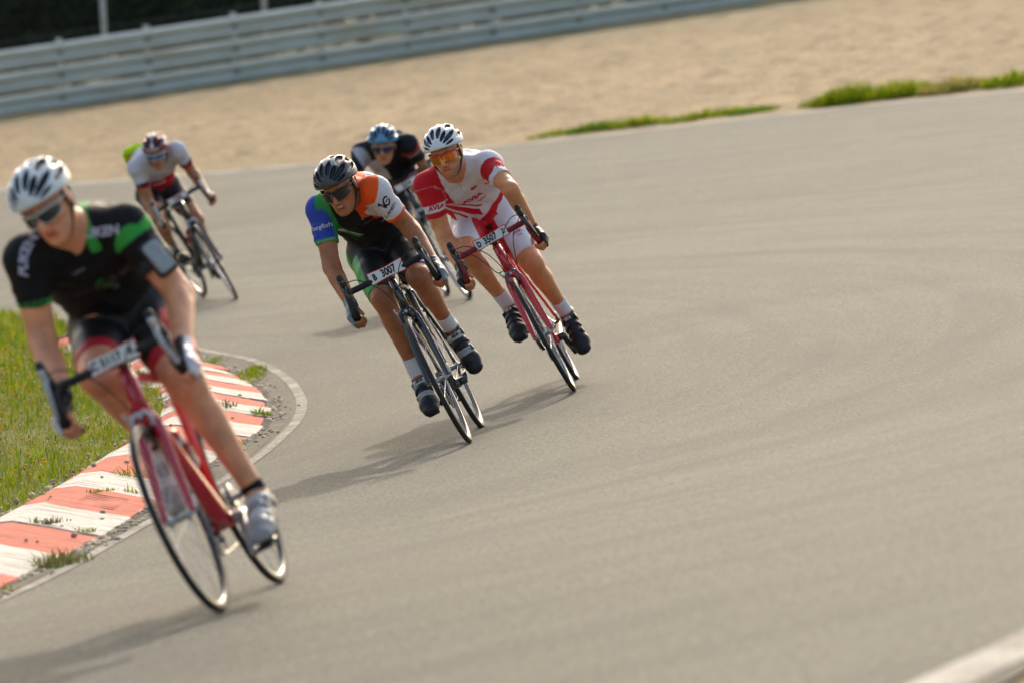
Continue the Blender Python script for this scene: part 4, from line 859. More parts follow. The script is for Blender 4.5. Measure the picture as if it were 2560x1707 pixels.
        nb=Nk-sp_*.05; Q0=[limb(nb,hd(-.022,0,-.055),[.068*sc_,.058*sc_,.058*sc_],k=.03),limb(nb+fr*.02,hd(.0,0,-.075),[.055*sc_,.050],k=.03)]
        return Q0+Q
    # ---------------- body
    P=torso(0)+hips(0)
    fine=spec['h']<.006
    for k in 'LR': P+=thigh(k,0)[0]+shank(k)+uarm(k)+farm(k)+([] if fine else hand(k))
    for k in 'LR':
        an,to=J['an'+k],J['toe'+k]; P+=[limb(an,to,[.034,.034,.028],k=.02)]
    P+=head()
    V,F=mesh_prims(P,h)
    if fine:
        for k in 'LR':
            v2,f2=mesh_prims(hand(k)+[limb(J['wr'+k]*.8+J['el'+k]*.2,J['wr'+k],[.031*sc_,.0275*sc_],k=.012)],.0024); F=np.concatenate([F,f2+len(V)]); V=np.concatenate([V,v2])
    q=(V-hc)@Hm; sk=A3(*spec['skin']); c=np.tile(sk,(len(V),1)); inh=(np.linalg.norm(q-A3(.02,0,-.01),axis=1)<.15)
    x,y,z=q.T; ay=abs(y); mo=spec.get('mouth',0)
    red=np.clip(1-np.hypot(ay-.042,z+.03)/.03,0,1)*(x>.04)*.45+np.clip(1-np.hypot(ay,z+.035)/.022,0,1)*(x>.09)*.5
    c=mx(c,sk*A3(1.1,.72,.68),red*inh)
    lips=inh*(x>.078)*(ay<.024)*st_(z,-.088-mo,-.082-mo)*(1-st_(z,-.062,-.056)); c=mx(c,sk*A3(.95,.55,.52),lips*.8)
    slit=inh*(x>.07)*(ay<.018)*(abs(z+.069+mo*.5)<.002+mo*.5); c=mx(c,A3(.10,.035,.03),slit*.85)
    if spec.get('teeth'): c=mx(c,A3(.55,.5,.42),inh*(x>.07)*(ay<.014)*(abs(z+.0655)<.0035))
    if spec.get('stubble'):
        stb=inh*np.maximum((z<-.058)*st_(-z,.058,.075)*(x>.0),(abs(z+.0535)<.004)*(ay<.024)*(x>.085)*1.0)*(1-lips*.9)*((ay<.022)*(abs(z+.07)<.014)*-1+1); c=mx(c,A3(.12,.07,.045),np.clip(stb,0,1)*.5)
    hair=inh*((x<.0)*(z>-.055)*(x<-.02)+(x<.022)*(x>-.03)*(z>.0)*(ay>.062)*(ay<.078)+(z>.05)*(x>.05)*.7); c=mx(c,A3(*spec['hair']),np.clip(hair,0,1)*.9)
    c=mx(c,A3(.08,.05,.035),inh*(x>.08)*(abs(z-.024)<.005)*(ay>.014)*(ay<.045)*.7)
    eye=inh*(x>.08)*(np.hypot(ay-.032,(z-.004)*1.6)<.013); c=mx(c,A3(.5,.46,.42),eye*.8); c=mx(c,A3(.05,.03,.02),inh*(x>.08)*(np.hypot(ay-.032,z-.004)<.006))
    # reddish knees and elbows, pale inner parts
    for k in 'LR':
        c=mx(c,sk*A3(1.02,.78,.72),np.clip(1-np.linalg.norm(V-J['kn'+k],axis=1)/.09,0,1)*.8); c=mx(c,sk*A3(1.02,.8,.75),np.clip(1-np.linalg.norm(V-J['el'+k],axis=1)/.07,0,1)*.6)
        t,dd=seg_t(V,G[k]-A3(.04,0,0),G[k]+A3(.05,0,0)); c=mx(c,sk*A3(.98,.8,.74),(dd<.055)*.7)
    mkobj('body',V,F,M['skin'],root,c)
    # ---------------- jersey
    tc=spec.get('sleeve',.62); Q=torso(.006)
    for k in 'LR': Q+=uarm(k,inf=.007,clip=(-.3,tc),folds=.0025)
    Q+=hips(.006)[0:0]
    def post(f):
        g=f.grid((slice(None),)*3); t=((g[0]-Hp[0])*sp_[0]+(g[1]-Hp[1])*sp_[1]+(g[2]-Hp[2])*sp_[2])/Ls
        u=(g[0]*lat2[0]+g[1]*lat2[1]+g[2]*lat2[2])
        fo=np.sin(t*17+u*19+1.8*np.sin(u*23+t*6)+spec['seed'])*np.clip(1.15-t,0,1)*.0042+np.sin(u*46-t*21+2*np.sin(t*11))*.0018
        f.F=f.F-fo.astype(np.float32); f.cut(-sp_,Hp+sp_*(.02)+0*fr); cn=nrm(hd(-.01,0,-.08)-P3); q=limb(Nk+cn*.016+fr*.01,Nk+cn*.16+fr*.01,[.064*sc_,.085*sc_],k=.006,clip=(0,1)); q['mode']='s'; f.put(q,'s')
    V,F=mesh_prims(Q,spec.get('hj',.0075),post=post)
    info=dict(J=J,Hp=Hp,Nk=Nk,sp=sp_,Ls=Ls,lat=lat2,fr=fr,hd=hd)
    def cf(V):
        t=(V-Hp)@sp_/Ls; u=(V-(Hp+Nk)/2)@lat2/.17; f=(V-(P1+P2)/2)@fr/.1; tl,dl=seg_t(V,J['shL'],J['elL']); tr,dr=seg_t(V,J['shR'],J['elR'])
        al=st_(tl,.0,.03)*st_(u,.52,.60)*st_(.085-dl,0,.01); ar=st_(tr,.0,.03)*st_(-u,.52,.60)*st_(.085-dr,0,.01)
        return t,u,f,tl,tr,al,ar
    col=spec['jersey'](V,*cf(V)); jer=mkobj('jersey',V,F,M['cloth'],root,col)
    bvh=BVHTree.FromPolygons([tuple(v) for v in V],[tuple(int(i) for i in q) for q in F])
    # collar
    m=MB(); cn=nrm(hd(0,0,-.09)-P3); t_,a_,b_=basis(cn,fr); ring=[Nk+cn*.018+fr*.008+(.064*sc_)*(math.cos(t)*a_*1.05+math.sin(t)*b_) for t in np.linspace(0,2*math.pi,28)]
    tube(m,ring,.011,8,spec.get('collar',A3(.02,.02,.02)),(1.0,.55),cap=False,up=tuple(cn)); m.build('collar',M['cloth'],jer)
    def put_text(par,bv,items,name='lettering',mat_='print'):
        m=MB()
        for (tx,size,xs,c0,n_,vh,bd,shr,colr) in items:
            n_=nrm(n_); v=orth(vh,n_); u=np.cross(v,n_); Vt,Ft=text_flat(tx,size,xs,bd,shr) if isinstance(tx,str) else tx
            pts=[];ok=True
            for a,b in Vt:
                o=c0+u*a+v*b+n_*.15; hit=bv.ray_cast(Vector(o),Vector(-n_),.35)
                if hit[0] is None: pts.append(None)
                else: pts.append(np.array(hit[0])+n_*.0025)
            Fk=[f for f in Ft if all(pts[i] is not None for i in f) and max(np.linalg.norm(pts[f[0]]-pts[f[1]]),np.linalg.norm(pts[f[1]]-pts[f[2]]))<size*.9]
            pts=[p if p is not None else np.zeros(3) for p in pts]
            used=sorted(set(i for f in Fk for i in f)); mp={a:b for b,a in enumerate(used)}
            if Fk: m.add([pts[i] for i in used],[tuple(mp[i] for i in f) for f in Fk],colr)
        if m.n: m.build(name,M[mat_],par)
    if spec.get('text'): put_text(jer,bvh,spec['text'](info))
    # ---------------- shorts
    sh_=spec.get('shortlen',.66); Q=hips(.005)+[limb(P0-sp_*.02,P1,[.108*sc_,.104*sc_],k=.05,ax=lat2,sc=1.36,inf=.0035)]
    for k in 'LR': Q+=thigh(k,.005,clip=(-.4,sh_),folds=.0012)[0]
    V,F=mesh_prims(Q,max(h,.0055))
    tl,dl=seg_t(V,Hp+A3(0,.085,-.02),J['knL']); tr,dr=seg_t(V,Hp+A3(0,-.085,-.02),J['knR'])
    srt=mkobj('shorts',V,F,M['lycra'],root,spec['shorts'](V,V[:,1]-Hp[1],np.where(dl<dr,tl,tr),dl<dr,(V-Hp)@nrm((.6,0,-1))))
    if spec.get('stext'):
        bv2=BVHTree.FromPolygons([tuple(v) for v in V],[tuple(int(i) for i in q) for q in F]); put_text(srt,bv2,spec['stext'](info))
    # ---------------- gloves, socks, shoes
    for k in 'LR':
        s=1 if k=='L' else -1
        if spec.get('glove'):
            V,F=mesh_prims(hand(k,.0022,True),max(.003,h*.6)); o_=(V-G[k])@A3(0,s,0); gc=np.tile(A3(*spec['glove'][1]),(len(V),1)); gc=mx(gc,A3(*spec['glove'][0]),st_(o_,.020,.026)); mkobj('glove',V,F,M['lycra'],root,gc)
        kn,an,to=J['kn'+k],J['an'+k],J['toe'+k]; ax=nrm(an-kn)
        V,F=mesh_prims([limb(an-ax*.115,an+ax*.05,[.041*sc_,.040*sc_,.039,.037],k=.01,inf=spec.get('sockinf',0),folds=.0008,clip=(0.05 if not spec.get('shortsock') else .42,1.5))],max(.0035,h*.7)); mkobj('sock',V,F,M['sock'],root,np.tile(A3(*spec['sock']),(len(V),1)))
        fd=nrm(to-an+A3(.0,0,.035)*(0)); up=orth((-.25,0,1),fd) if abs(fd[2])<.95 else orth((1,0,0),fd); side=np.cross(up,fd)
        # foot axis: the sole runs under ankle and ball
        sole_dir=nrm((to-up*0)-(an-up*.075)); up2=orth(up,sole_dir); side=np.cross(up2,sole_dir)
        heel=an-sole_dir*.045-up2*.062; ball=to; tip=to+sole_dir*.044-up2*.004
        Q=[limb(heel,ball,[.033,.034,.040],k=.02,ax=side,sc=1.08),limb(ball,tip,[.041,.034],k=.02,ax=side,sc=1.22),limb(an-up2*.014,heel+sole_dir*.02+up2*.02,[.0405,.040],k=.018),limb(an+sole_dir*.022-up2*.014,ball+up2*.008,[.038,.034],k=.02)]
        for tt in (.28,.52,.76): # raised straps
            pc=an*(1-tt)+ball*tt-up2*.008*(1-tt); rr=.0445 if tt<.7 else .044; Q.append(limb(pc+up2*.002-side*.002-sole_dir*.011,pc+up2*.002+sole_dir*.011,[rr,rr],k=.002,clip=(0,1),ax=side,sc=1.04))
        def ps(f): f.cut(-up2,heel-up2*.032)
        V,F=mesh_prims(Q,max(.0035,h*.75),post=ps); hgt=(V-heel)@up2; al=(V-heel)@sole_dir
        c=np.tile(A3(*spec['shoe'][0]),(len(V),1)); ta=((V-an)@(ball-an))/((ball-an)@(ball-an))
        for tt,cc in zip((.28,.52,.76),spec['shoe'][1]):
            if cc is not None: c=mx(c,A3(*cc),(abs(ta-tt)<.085)*(hgt>.0)*(((V-an)@side)*1.0> -1))
        c=mx(c,A3(*spec['shoe'][2]),(hgt<-.026)*1.0); sho=mkobj('shoe',V,F,M['leather'],root,c)
        m=MB(); rbox(m,ball-up2*.045+side*0,sole_dir,side,up2,.03,.03,.006,BK); m.build('cleat',M['plastic'],sho)
        m=MB()
        for tt in (.28,.76):
            pc=an*(1-tt)+ball*tt+side*(.040)*(s)+up2*.012; rbox(m,pc,sole_dir,up2,side,.013,.014,.006,spec['shoe'][3])
        m.build('buckle',M['plastic'],sho)
        if spec.get('shoetext'):
            bv3=BVHTree.FromPolygons([tuple(v) for v in V],[tuple(int(i) for i in q) for q in F]); pc=an*.72+ball*.28; put_text(sho,bv3,[(spec['shoetext'],.022,1.0,pc+sole_dir*.0,nrm(up2+sole_dir*.3),up2-sole_dir*1.0,.001,0,A3(.02,.02,.02) if spec['shoe'][1][0] is not None else A3(.6,.6,.6))])
    # ---------------- helmet
    Rr=A3(.146,.107,.104)*spec.get('hs',1.0); hcen=A3(-.012,0,.052); hw=lambda q: hc+Hm@(hcen+np.asarray(q))
    def hp(e,ph,kk=1.0): e,ph=math.radians(e),math.radians(ph); return A3(math.cos(e),math.sin(e)*math.sin(ph),math.sin(e)*math.cos(ph))*Rr*kk
    Q=[elli(hw((0,0,0)),Rr,Hm,k=.01)]
    V0=spec.get('vents',[(12,[(30,74),(86,128)]),(34,[(21,60),(70,112),(122,150)]),(55,[(17,78),(90,140)]),(75,[(20,58),(67,118)])])
    for ph,segs in V0:
        for s in (1,-1):
            for (e0,e1) in segs:
                es=np.linspace(e0,e1,6); r_=lambda e: (.0028+.0128*math.sin(math.radians(e)))*(1 if ph<70 else .7)
                for kk,rk in ((1.03,1.0),(.93,.9)):
                    pts=[hp(e,ph*s,kk) for e in es]; rs_=[r_(e)*rk*(.35,.8,1.0,1.0,.8,.4)[i] for i,e in enumerate(es)]
                    for i in range(5): q=limb(hw(pts[i]),hw(pts[i+1]),[rs_[i],rs_[i+1]],k=.004); q['mode']='s'; Q.append(q)
    Q.append(elli(hw((0,0,-.0)),Rr*.84,Hm,k=.003))
    def ph_(f):
        n=Hm@nrm((.16,0,-1)); f.cut(n,hw((.0,0,-.022)),k=.012)
    V,F=mesh_prims(Q,spec.get('hh',.0034),post=ph_)
    q=(V-hc)@Hm-hcen; qq=q/Rr; rr=np.linalg.norm(qq,axis=1); e=np.degrees(np.arccos(np.clip(qq[:,0]/rr,-1,1))); phi=np.degrees(np.arctan2(qq[:,1],qq[:,2]))
    c=spec['helmet'](e,phi,rr,q); c=mx(c,A3(.012,.012,.014),1-st_(rr,.925,.945)); c=mx(c,A3(.02,.02,.022),(q[:,2]<-.024-.1*q[:,0]*0)*(rr<.97)*1.0)
    hel=mkobj('helmet',V,F,M['shell'],root,c)
    m=MB()
    for s in (1,-1):
        tube(m,catmull([hd(.03,.082*s,.025),hd(.012,.079*s,-.03),hd(.020,.067*s,-.065),hd(.042,.036*s,-.110),hd(.045,0,-.122)],5),.0032,6,A3(.02,.02,.02),(1.8,.6),cap=False); tube(m,catmull([hd(-.045,.080*s,.015),hd(-.015,.080*s,-.03),hd(.018,.068*s,-.062)],4),.003,6,A3(.02,.02,.02),(1.8,.6),cap=False)
    m.build('chin_strap',M['rubber'],hel)
    # ---------------- sunglasses
    gl=spec['glasses']; m=MB(); fm=MB()
    for s in (1,-1):
        n=16; ps=np.radians(np.linspace(3,64,n)); fr_,bk_=[],[]; top=[];bot=[]
        for i,p_ in enumerate(ps):
            u=i/(n-1); zt=.019+.004*math.sin(u*3.1)-.005*u; zb=-.024*min(1,(u/.22+.12)**.6)*(1-.5*max(0,u-.55)/.45)+.0
            for j,zz in enumerate(np.linspace(zb,zt,5)):
                bul=1-.10*((zz/.03)**2)
                fr_.append(hd(.022+.094*math.cos(p_)*1.0+.004*bul,s*.081*math.sin(p_),zz)); bk_.append(hd(.0195+.094*math.cos(p_)+.004*bul,s*.0795*math.sin(p_),zz))
            top.append(hd(.0235+.0955*math.cos(p_),s*.082*math.sin(p_),zt+.001)); bot.append(hd(.0235+.0955*math.cos(p_),s*.082*math.sin(p_),zb-.001))
        N=len(fr_); Fq=[(i*5+j,(i+1)*5+j,(i+1)*5+j+1,i*5+j+1) for i in range(n-1) for j in range(4)]
        lc=[]
        for i in range(n):
            for j in range(5): lc.append(gl['lens'](i/(n-1),j/4,s))
        lc=np.array(lc)
        m.add(fr_,Fq if s<0 else [f[::-1] for f in Fq],lc); m.add(bk_,[f[::-1] for f in Fq] if s<0 else Fq,A3(.02,.02,.02))
        tube(fm,top,gl.get('fr',.0032),8,gl['frame'],(1,1.0)); 
        if gl.get('full'): tube(fm,bot,.0026,8,gl['frame'])
        e0=top[-1]; tube(fm,catmull([e0,hd(.03,.081*s,.012),hd(-.005,.083*s,.008),hd(-.03,.082*s,-.005)],4),[.0045,.003,.0025],8,gl['frame'],(.5,1.4))
    tube(fm,[top[0],hd(.119,0,.010),hd(.0235+.0955,.004,.018)],.0035,8,gl['frame'])
    g=fm.build('sunglasses',M['plastic'],root); m.build('lens',M['lens'] if gl.get('mirror') else M['gloss'],g)
    return root,info
# ------------------------------------------------------------------ the five riders
K_=A3(.014,.014,.016); W_=A3(.68,.66,.68); RED=A3(.55,.012,.022); DR=A3(.30,.012,.02); GRN=A3(.04,.36,.06); ORG=A3(.88,.10,.010); BLU=A3(.035,.075,.42)
def full(V,c): return np.tile(A3(*c),(len(V),1))
def arm_pt(i,k,t,off): return i['J']['sh'+k]*(1-t)+i['J']['el'+k]*t+off
def chest(i,a,u): return i['Hp']+i['sp']*i['Ls']*a+i['lat']*u+i['fr']*.15
def helm(base,second,f):
    def g(e,phi,rr,q):
        c=np.tile(A3(*base),(len(e),1)); return mx(c,A3(*second),f(e,phi,rr,q)*1.0)
    return g
CL=A3(.75,.76,.78)
# ---- R3: white and red kit
def j3(V,t,u,f,tl,tr,al,ar):
    c=full(V,W_)
    c=mx(c,RED,(u<-.50+.25*np.clip(.9-t,0,1))*(t>.62)*(ar<.5)*(u>-2)); 
    c=mx(c,RED,ar*(tr<.36)); c=mx(c,RED,ar*(tr>.50))
    c=mx(c,RED,al*(tl>.16)*(tl<.50))
    d=t-.33-.22*(-u); c=mx(c,RED,(abs(d-.02)<.05)*(u<.15)*(ar<.5)*(f>0)); c=mx(c,RED,(abs(d-.12)<.014)*(u<.25)*(ar<.5)*(f>0)); c=mx(c,RED,(abs(d+.10)<.02)*(u<-.3)*(ar<.5)*(f>0)); c=mx(c,RED,(u<-.70)*(t<.42)*(ar<.5))
    c=mx(c,RED,(abs(t-.80)<.020)*(u>.72)*(al<.5)*(f>-.5)); c=mx(c,RED,(t<.22+.16*u)*(u>-.42)*(f>-.3)*(al<.5)*(ar<.5)); c=mx(c,DR,(abs(u+.03)<.012)*(t>.80)*(f>0)*.5); return c
def s3(V,y,t,L,fw):
    c=full(V,W_); c=mx(c,RED,(abs(y)<.052)); c=mx(c,RED,(t<.22)*(abs(y)<.085)); c=mx(c,RED,L*(abs(V[:,1]-.175)<.006)); c=mx(c,RED,(t>.635)*0); c=mx(c,RED,(fw<-.03)*(abs(y)<.15)); return c
def tx3(i):
    J=i['J']; fr,lat,sp=i['fr'],i['lat'],i['sp']; n=nrm(fr*.8+A3(.6,0,0)); vt=sp+lat*-.22
    return [('AVIA',.052,1.12,chest(i,.64,.02),n,vt,.0022,.25,RED),('racing',.024,1.0,chest(i,.565,.065),n,vt,.0005,.2,RED),('IXS',.020,1.2,chest(i,.83,.06),n,vt,.0022,.2,RED),
     ('AVIA',.034,1.1,arm_pt(i,'R',.43,A3(.12,-.01,0)),A3(1,-.25,.1),J['shR']-J['elR'],.0012,.2,RED),('AVIA',.034,1.1,arm_pt(i,'L',.24,A3(.1,.05,0)),A3(.9,.55,.25),J['shL']-J['elL'],.0012,.2,W_),('racing',.026,1.0,arm_pt(i,'L',.36,A3(.1,.05,0)),A3(.9,.55,.25),J['shL']-J['elL'],.0006,.2,W_)]
def st3(i):
    kn=i['J']['knL']; hj=i['Hp']+A3(0,.085,-.02); return [('AVIA',.022,1.1,hj+(kn-hj)*.56+A3(.1,.03,.06),A3(.8,.25,.6),hj-kn+A3(.3,0,.6),.001,.2,RED),('racing',.012,1.0,hj+(kn-hj)*.61+A3(.1,.035,.06),A3(.8,.25,.6),hj-kn+A3(.3,0,.6),.0003,.2,RED)]
def lens3(u,v,s):
    a=A3(.75,.30,.02); b=A3(.62,.03,.02); g=A3(.06,.35,.08); k=abs(u-.35); c=a*(1-u)+b*u; return c*(1-.7*st_(u,.6,1))+g*.7*float(st_(u,.6,1)) if v<.8 else b
P3_=dict(seed=1.,h=.0047,skin=(.66,.265,.11),hair=(.03,.02,.015),stubble=True,mouth=.002,jersey=j3,shorts=s3,text=tx3,stext=st3,collar=W_,glove=(K_,K_),sock=(.72,.72,.74),shoe=((.016,.016,.018),(None,None,None),(.03,.03,.03),A3(.05,.05,.05)),shoetext='SIDI',
 helmet=helm(CL,(.16,.17,.19),lambda e,p,rr,q:(rr<.985)*(abs(p)<60)*(abs(abs(p)-27)<8)*(e>55)),hh=.0032,glasses=dict(lens=lens3,frame=A3(.6,.015,.03),full=False,mirror=True,fr=.0042),shortlen=.84,sleeve=.60,hj=.0042)
# ---- R2: black, green, blue and orange kit
def j2(V,t,u,f,tl,tr,al,ar):
    c=full(V,K_); GD=GRN*.8
    c=mx(c,GD,st_(-u,.42,.46)*st_(t,.62,.66)); c=mx(c,BLU,st_(-u,.84,.90)*st_(t,.45,.5)); c=mx(c,BLU,ar*st_(tr,.03,.08)); c=mx(c,GRN,ar*st_(tr,.53,.55))
    c=mx(c,W_,st_(-u,.40,.43)*st_(t,.54,.56)*(1-st_(t,.64,.67))*(1-ar)*(1-st_(-u,.70,.76))*(f>-.2)); c=mx(c,GRN,(u<-.2)*(abs(t-.50+.25*(u+.5))<.03)*(u>-.80)*(f>0)*(1-ar)); c=mx(c,W_,(u<-.1)*(abs(t-.53+.25*(u+.5))<.008)*(u>-.80)*(f>0)*(1-ar))
    c=mx(c,ORG,st_(u,.26,.30)*st_(t,.76,.79)); c=mx(c,ORG,st_(u,.55,.60)*st_(t,.64,.67)); c=mx(c,W_,st_(u,.44,.48)*st_((u-.44)*.50-abs(t-.85+.1*(u-.44)),.0,.02)); c=mx(c,W_,al*st_(tl,.06,.10)); c=mx(c,ORG,al*st_(tl,.535,.55)); return c
def s2(V,y,t,L,fw):
    c=full(V,(.013,.013,.014)); c=mx(c,GRN,(~L)*(y<-.128-.05*(t<.2))*(t<.9)); c=mx(c,GRN,(~L)*(t>.75)*(y<-.085)); c=mx(c,BLU,L*(y>.155)*(t>.4)); return c
def ringglyph():
    V=[];F=[];n=20
    for k in range(n):
        a=.5+k/(n-1)*5.7; 
        for r in (.013,.020): V.append((.006+r*math.cos(a),r*math.sin(a)))
    F=[(2*i,2*i+1,2*i+3) for i in range(n-1)]+[(2*i,2*i+3,2*i+2) for i in range(n-1)]
    b=len(V); V+=[(-.034,.022),(-.027,.026),(-.008,-.018),(-.014,-.020),(-.034,.022)]; F+=[(b,b+1,b+2),(b,b+2,b+3)]
    b=len(V); V+=[(.001,.002),(.018,.004),(.018,.0),(.001,-.003)]; F+=[(b,b+2,b+1),(b,b+3,b+2)]
    return np.array(V),F
def tx2(i):
    J=i['J']; fr,lat,sp=i['fr'],i['lat'],i['sp']; n=nrm(fr*.8+A3(.6,0,0))
    return [('bergfloh',.031,1.0,arm_pt(i,'R',.26,A3(.11,-.028,0)),A3(1,-.30,.1),J['shR']-J['elR']+A3(0,-.0,0),.0003,0,W_),('the mountain bike',.010,1.1,arm_pt(i,'R',.50,A3(.12,-.02,0)),A3(1,-.30,.1),J['shR']-J['elR'],.0002,0,A3(.35,.4,.6)),
     (ringglyph(),.1,1.0,arm_pt(i,'L',.26,A3(.12,.03,0)),A3(1,.35,.25),J['shL']-J['elL'],0,0,K_),('cycling',.016,1.0,arm_pt(i,'L',.36,A3(.12,.05,0)),A3(1,.35,.25),J['shL']-J['elL'],.0002,.3,A3(.35,.35,.4)),('QLAND',.018,1.3,arm_pt(i,'L',.48,A3(.12,.0,0)),A3(1,.30,.2),J['shL']-J['elL'],.0004,.2,K_),
     ('o',.030,1.0,chest(i,.80,.055),n,sp,.0004,0,A3(.25,.35,.45)),('Dental',.020,1.1,chest(i,.72,.07),n,sp-lat*.2,.0004,.3,A3(.20,.10,.10)),('TEAM',.013,1.1,chest(i,.62,.13),n,sp-lat*.4,.0004,0,A3(.4,.4,.4))]
P2_=dict(seed=2.3,h=.0047,skin=(.40,.145,.058),hair=(.05,.03,.02),mouth=.006,teeth=True,jersey=j2,shorts=s2,text=tx2,collar=ORG*.8,glove=((.20,.24,.27),K_),sock=(.66,.66,.68),shoe=((.018,.018,.020),((.50,.50,.48),None,(.34,.34,.34)),(.03,.03,.03),A3(.10,.10,.10)),shoetext='SIDI',
 helmet=helm((.05,.052,.055),(.30,.31,.31),lambda e,p,rr,q:(rr>.97)*(e>62)*(abs(p)<46)*.9),hh=.0032,glasses=dict(lens=lambda u,v,s:A3(.012,.012,.014),frame=K_,full=True,fr=.004),shortlen=.90,sleeve=.60,hj=.0042)
# ---- R1: black kit with green trim
def j1(V,t,u,f,tl,tr,al,ar):
    c=full(V,(.010,.010,.011)); c=mx(c,GRN,ar*(tr>.48)); c=mx(c,GRN,(al>.5)*(tl<.20)*(tl>.02)); c=mx(c,GRN,(u>.24)*(u<.46)*(t>.90)); return c
def s1(V,y,t,L,fw):
    c=full(V,(.012,.012,.013)); c=mx(c,A3(.50,.02,.03),(t>.66)); c=mx(c,A3(.5,.5,.5),(~L)*(y<-.165)*(t<.70)*(t>.3)); c=mx(c,A3(.5,.02,.03),L*(y>.16)*(t>.3)); return c
def tx1(i):
    J=i['J']; fr,lat,sp=i['fr'],i['lat'],i['sp']; n=nrm(fr*.8+A3(.6,0,0)); up=nrm(A3(.6,0,.8))
    return [('PUKEN',.042,1.1,i['Nk']*.45+J['shL']*.55+A3(.1,0,-.01),A3(1,.05,.25),A3(.1,.30,.9),.0018,.1,A3(.5,.5,.62)),('PUKEN',.040,1.1,i['Nk']*.1+J['shR']*.9+A3(.1,-.005,.0),A3(1,-.3,.15),A3(0,.85,-.35)*-1+A3(0,0,.2),.0018,.1,A3(.45,.45,.6)),
     ('PUKENI',.030,1.1,arm_pt(i,'R',.54,A3(.12,0,0)),A3(1,-.2,.1),J['shR']-J['elR'],.0015,0,A3(.02,.05,.02)),('velo',.055,1.1,chest(i,.62,-.05),n,sp-lat*.2,.0008,.1,A3(.05,.05,.055)),('FUNOR',.055,1.1,chest(i,.64,.085),n,sp-lat*.2,.0008,0,A3(.09,.09,.10)),('S',.085,1.0,chest(i,.62,.02),n,sp-lat*.2,.002,0,A3(.03,.17,.03)),('S',.06,1.0,chest(i,.55,.045),n,sp-lat*.2,.002,0,A3(.10,.14,.10)),('bike',.022,1.2,chest(i,.84,-.03),n,sp-lat*.2,.0006,0,A3(.2,.2,.2))]
P1_=dict(seed=4.1,h=.0052,bulk=1.10,belly=False,skin=(.74,.32,.165),hair=(.22,.08,.03),mouth=.004,jersey=j1,shorts=s1,text=tx1,collar=A3(.012,.012,.012),glove=((.62,.60,.66),K_),sock=(.015,.015,.015),shoe=((.33,.33,.32),((.60,.59,.56),(.30,.30,.29),(.60,.59,.57)),(.03,.03,.03),A3(.6,.6,.6)),shortsock=True,
 helmet=helm((.72,.75,.74),(.02,.02,.022),lambda e,p,rr,q:(abs(abs(p)-27)<5)*(rr<.99)),hh=.0036,hs=1.0,glasses=dict(lens=lambda u,v,s:A3(.02,.025,.025),frame=A3(.45,.43,.38),full=True,fr=.0055),shortlen=.74,sleeve=.56,hj=.005,toe=dict(L=(.07,.02,.03)),anl=dict(L=(0,.02,-.015)))
# ---- R5: white and red jersey, far left
def j5(V,t,u,f,tl,tr,al,ar):
    c=full(V,(.66,.62,.68)); c=mx(c,RED,(t<.46)*(f>-.6)); c=mx(c,W_,(abs(t-.36)<.02)*(u>-.3)*(u<.3)); c=mx(c,RED,(al+ar)*((al*tl+ar*tr)>.50)); c=mx(c,K_,(al+ar)*(abs(al*tl+ar*tr-.45)<.045)); c=mx(c,RED,(u<-.8)*(t<.8)*(ar<.5)); return c
P5_=dict(seed=5.,h=.0075,skin=(.46,.20,.10),hair=(.04,.025,.02),jersey=j5,shorts=lambda V,y,t,L,fw:full(V,(.013,.013,.014)),collar=W_,glove=None,sock=(.35,.35,.42),shoe=((.02,.02,.02),(None,None,(.5,.4,.2)),(.03,.03,.03),A3(.5,.4,.2)),
 helmet=helm((.62,.66,.66),(.36,.015,.035),lambda e,p,rr,q:(abs(p)>14)*(abs(abs(p)-58)>9)),hh=.0045,hs=.98,glasses=dict(lens=lambda u,v,s:A3(.05,.10,.28),frame=A3(.65,.65,.65),full=True,fr=.0045),shortlen=.66,sleeve=.58)
# ---- R4: dark kit, hidden behind
def j4(V,t,u,f,tl,tr,al,ar):
    c=full(V,(.016,.016,.018)); c=mx(c,A3(.62,.60,.64),(u<-.28)*(u>-1.1)*(t<.88)*(t>.25)*(f>-.7)*(ar<.5)); c=mx(c,A3(.50,.48,.53),ar*(V[:,1]>-.19)); c=mx(c,A3(.66,.65,.6),(u<-.35)*(t>.90)*(f<-.1)); c=mx(c,A3(.5,.02,.03),al*(abs(tl-.14)<.06)*(V[:,0]>.30)); c=mx(c,A3(.4,.4,.42),al*(abs(tl-.27)<.025)); c=mx(c,A3(.45,.05,.06),(abs(t-.50)<.025)*(abs(u+.65)<.1)); return c
P4_=dict(seed=6.,h=.0075,skin=(.48,.21,.11),hair=(.05,.03,.02),jersey=j4,shorts=lambda V,y,t,L,fw:mx(full(V,(.04,.042,.048)),A3(.02,.05,.25),(t>.6)*1.0),collar=K_,glove=(K_,K_),sock=(.5,.5,.5),shoe=((.02,.02,.02),(None,None,None),(.03,.03,.03),A3(.1,.1,.1)),
 helmet=helm((.09,.30,.50),(.012,.012,.015),lambda e,p,rr,q:(e>80)*(rr<.96)),hh=.0045,hs=1.0,glasses=dict(lens=lambda u,v,s:A3(.02,.02,.06),frame=A3(.35,.30,.33),full=False,fr=.004),shortlen=.62,sleeve=.62)
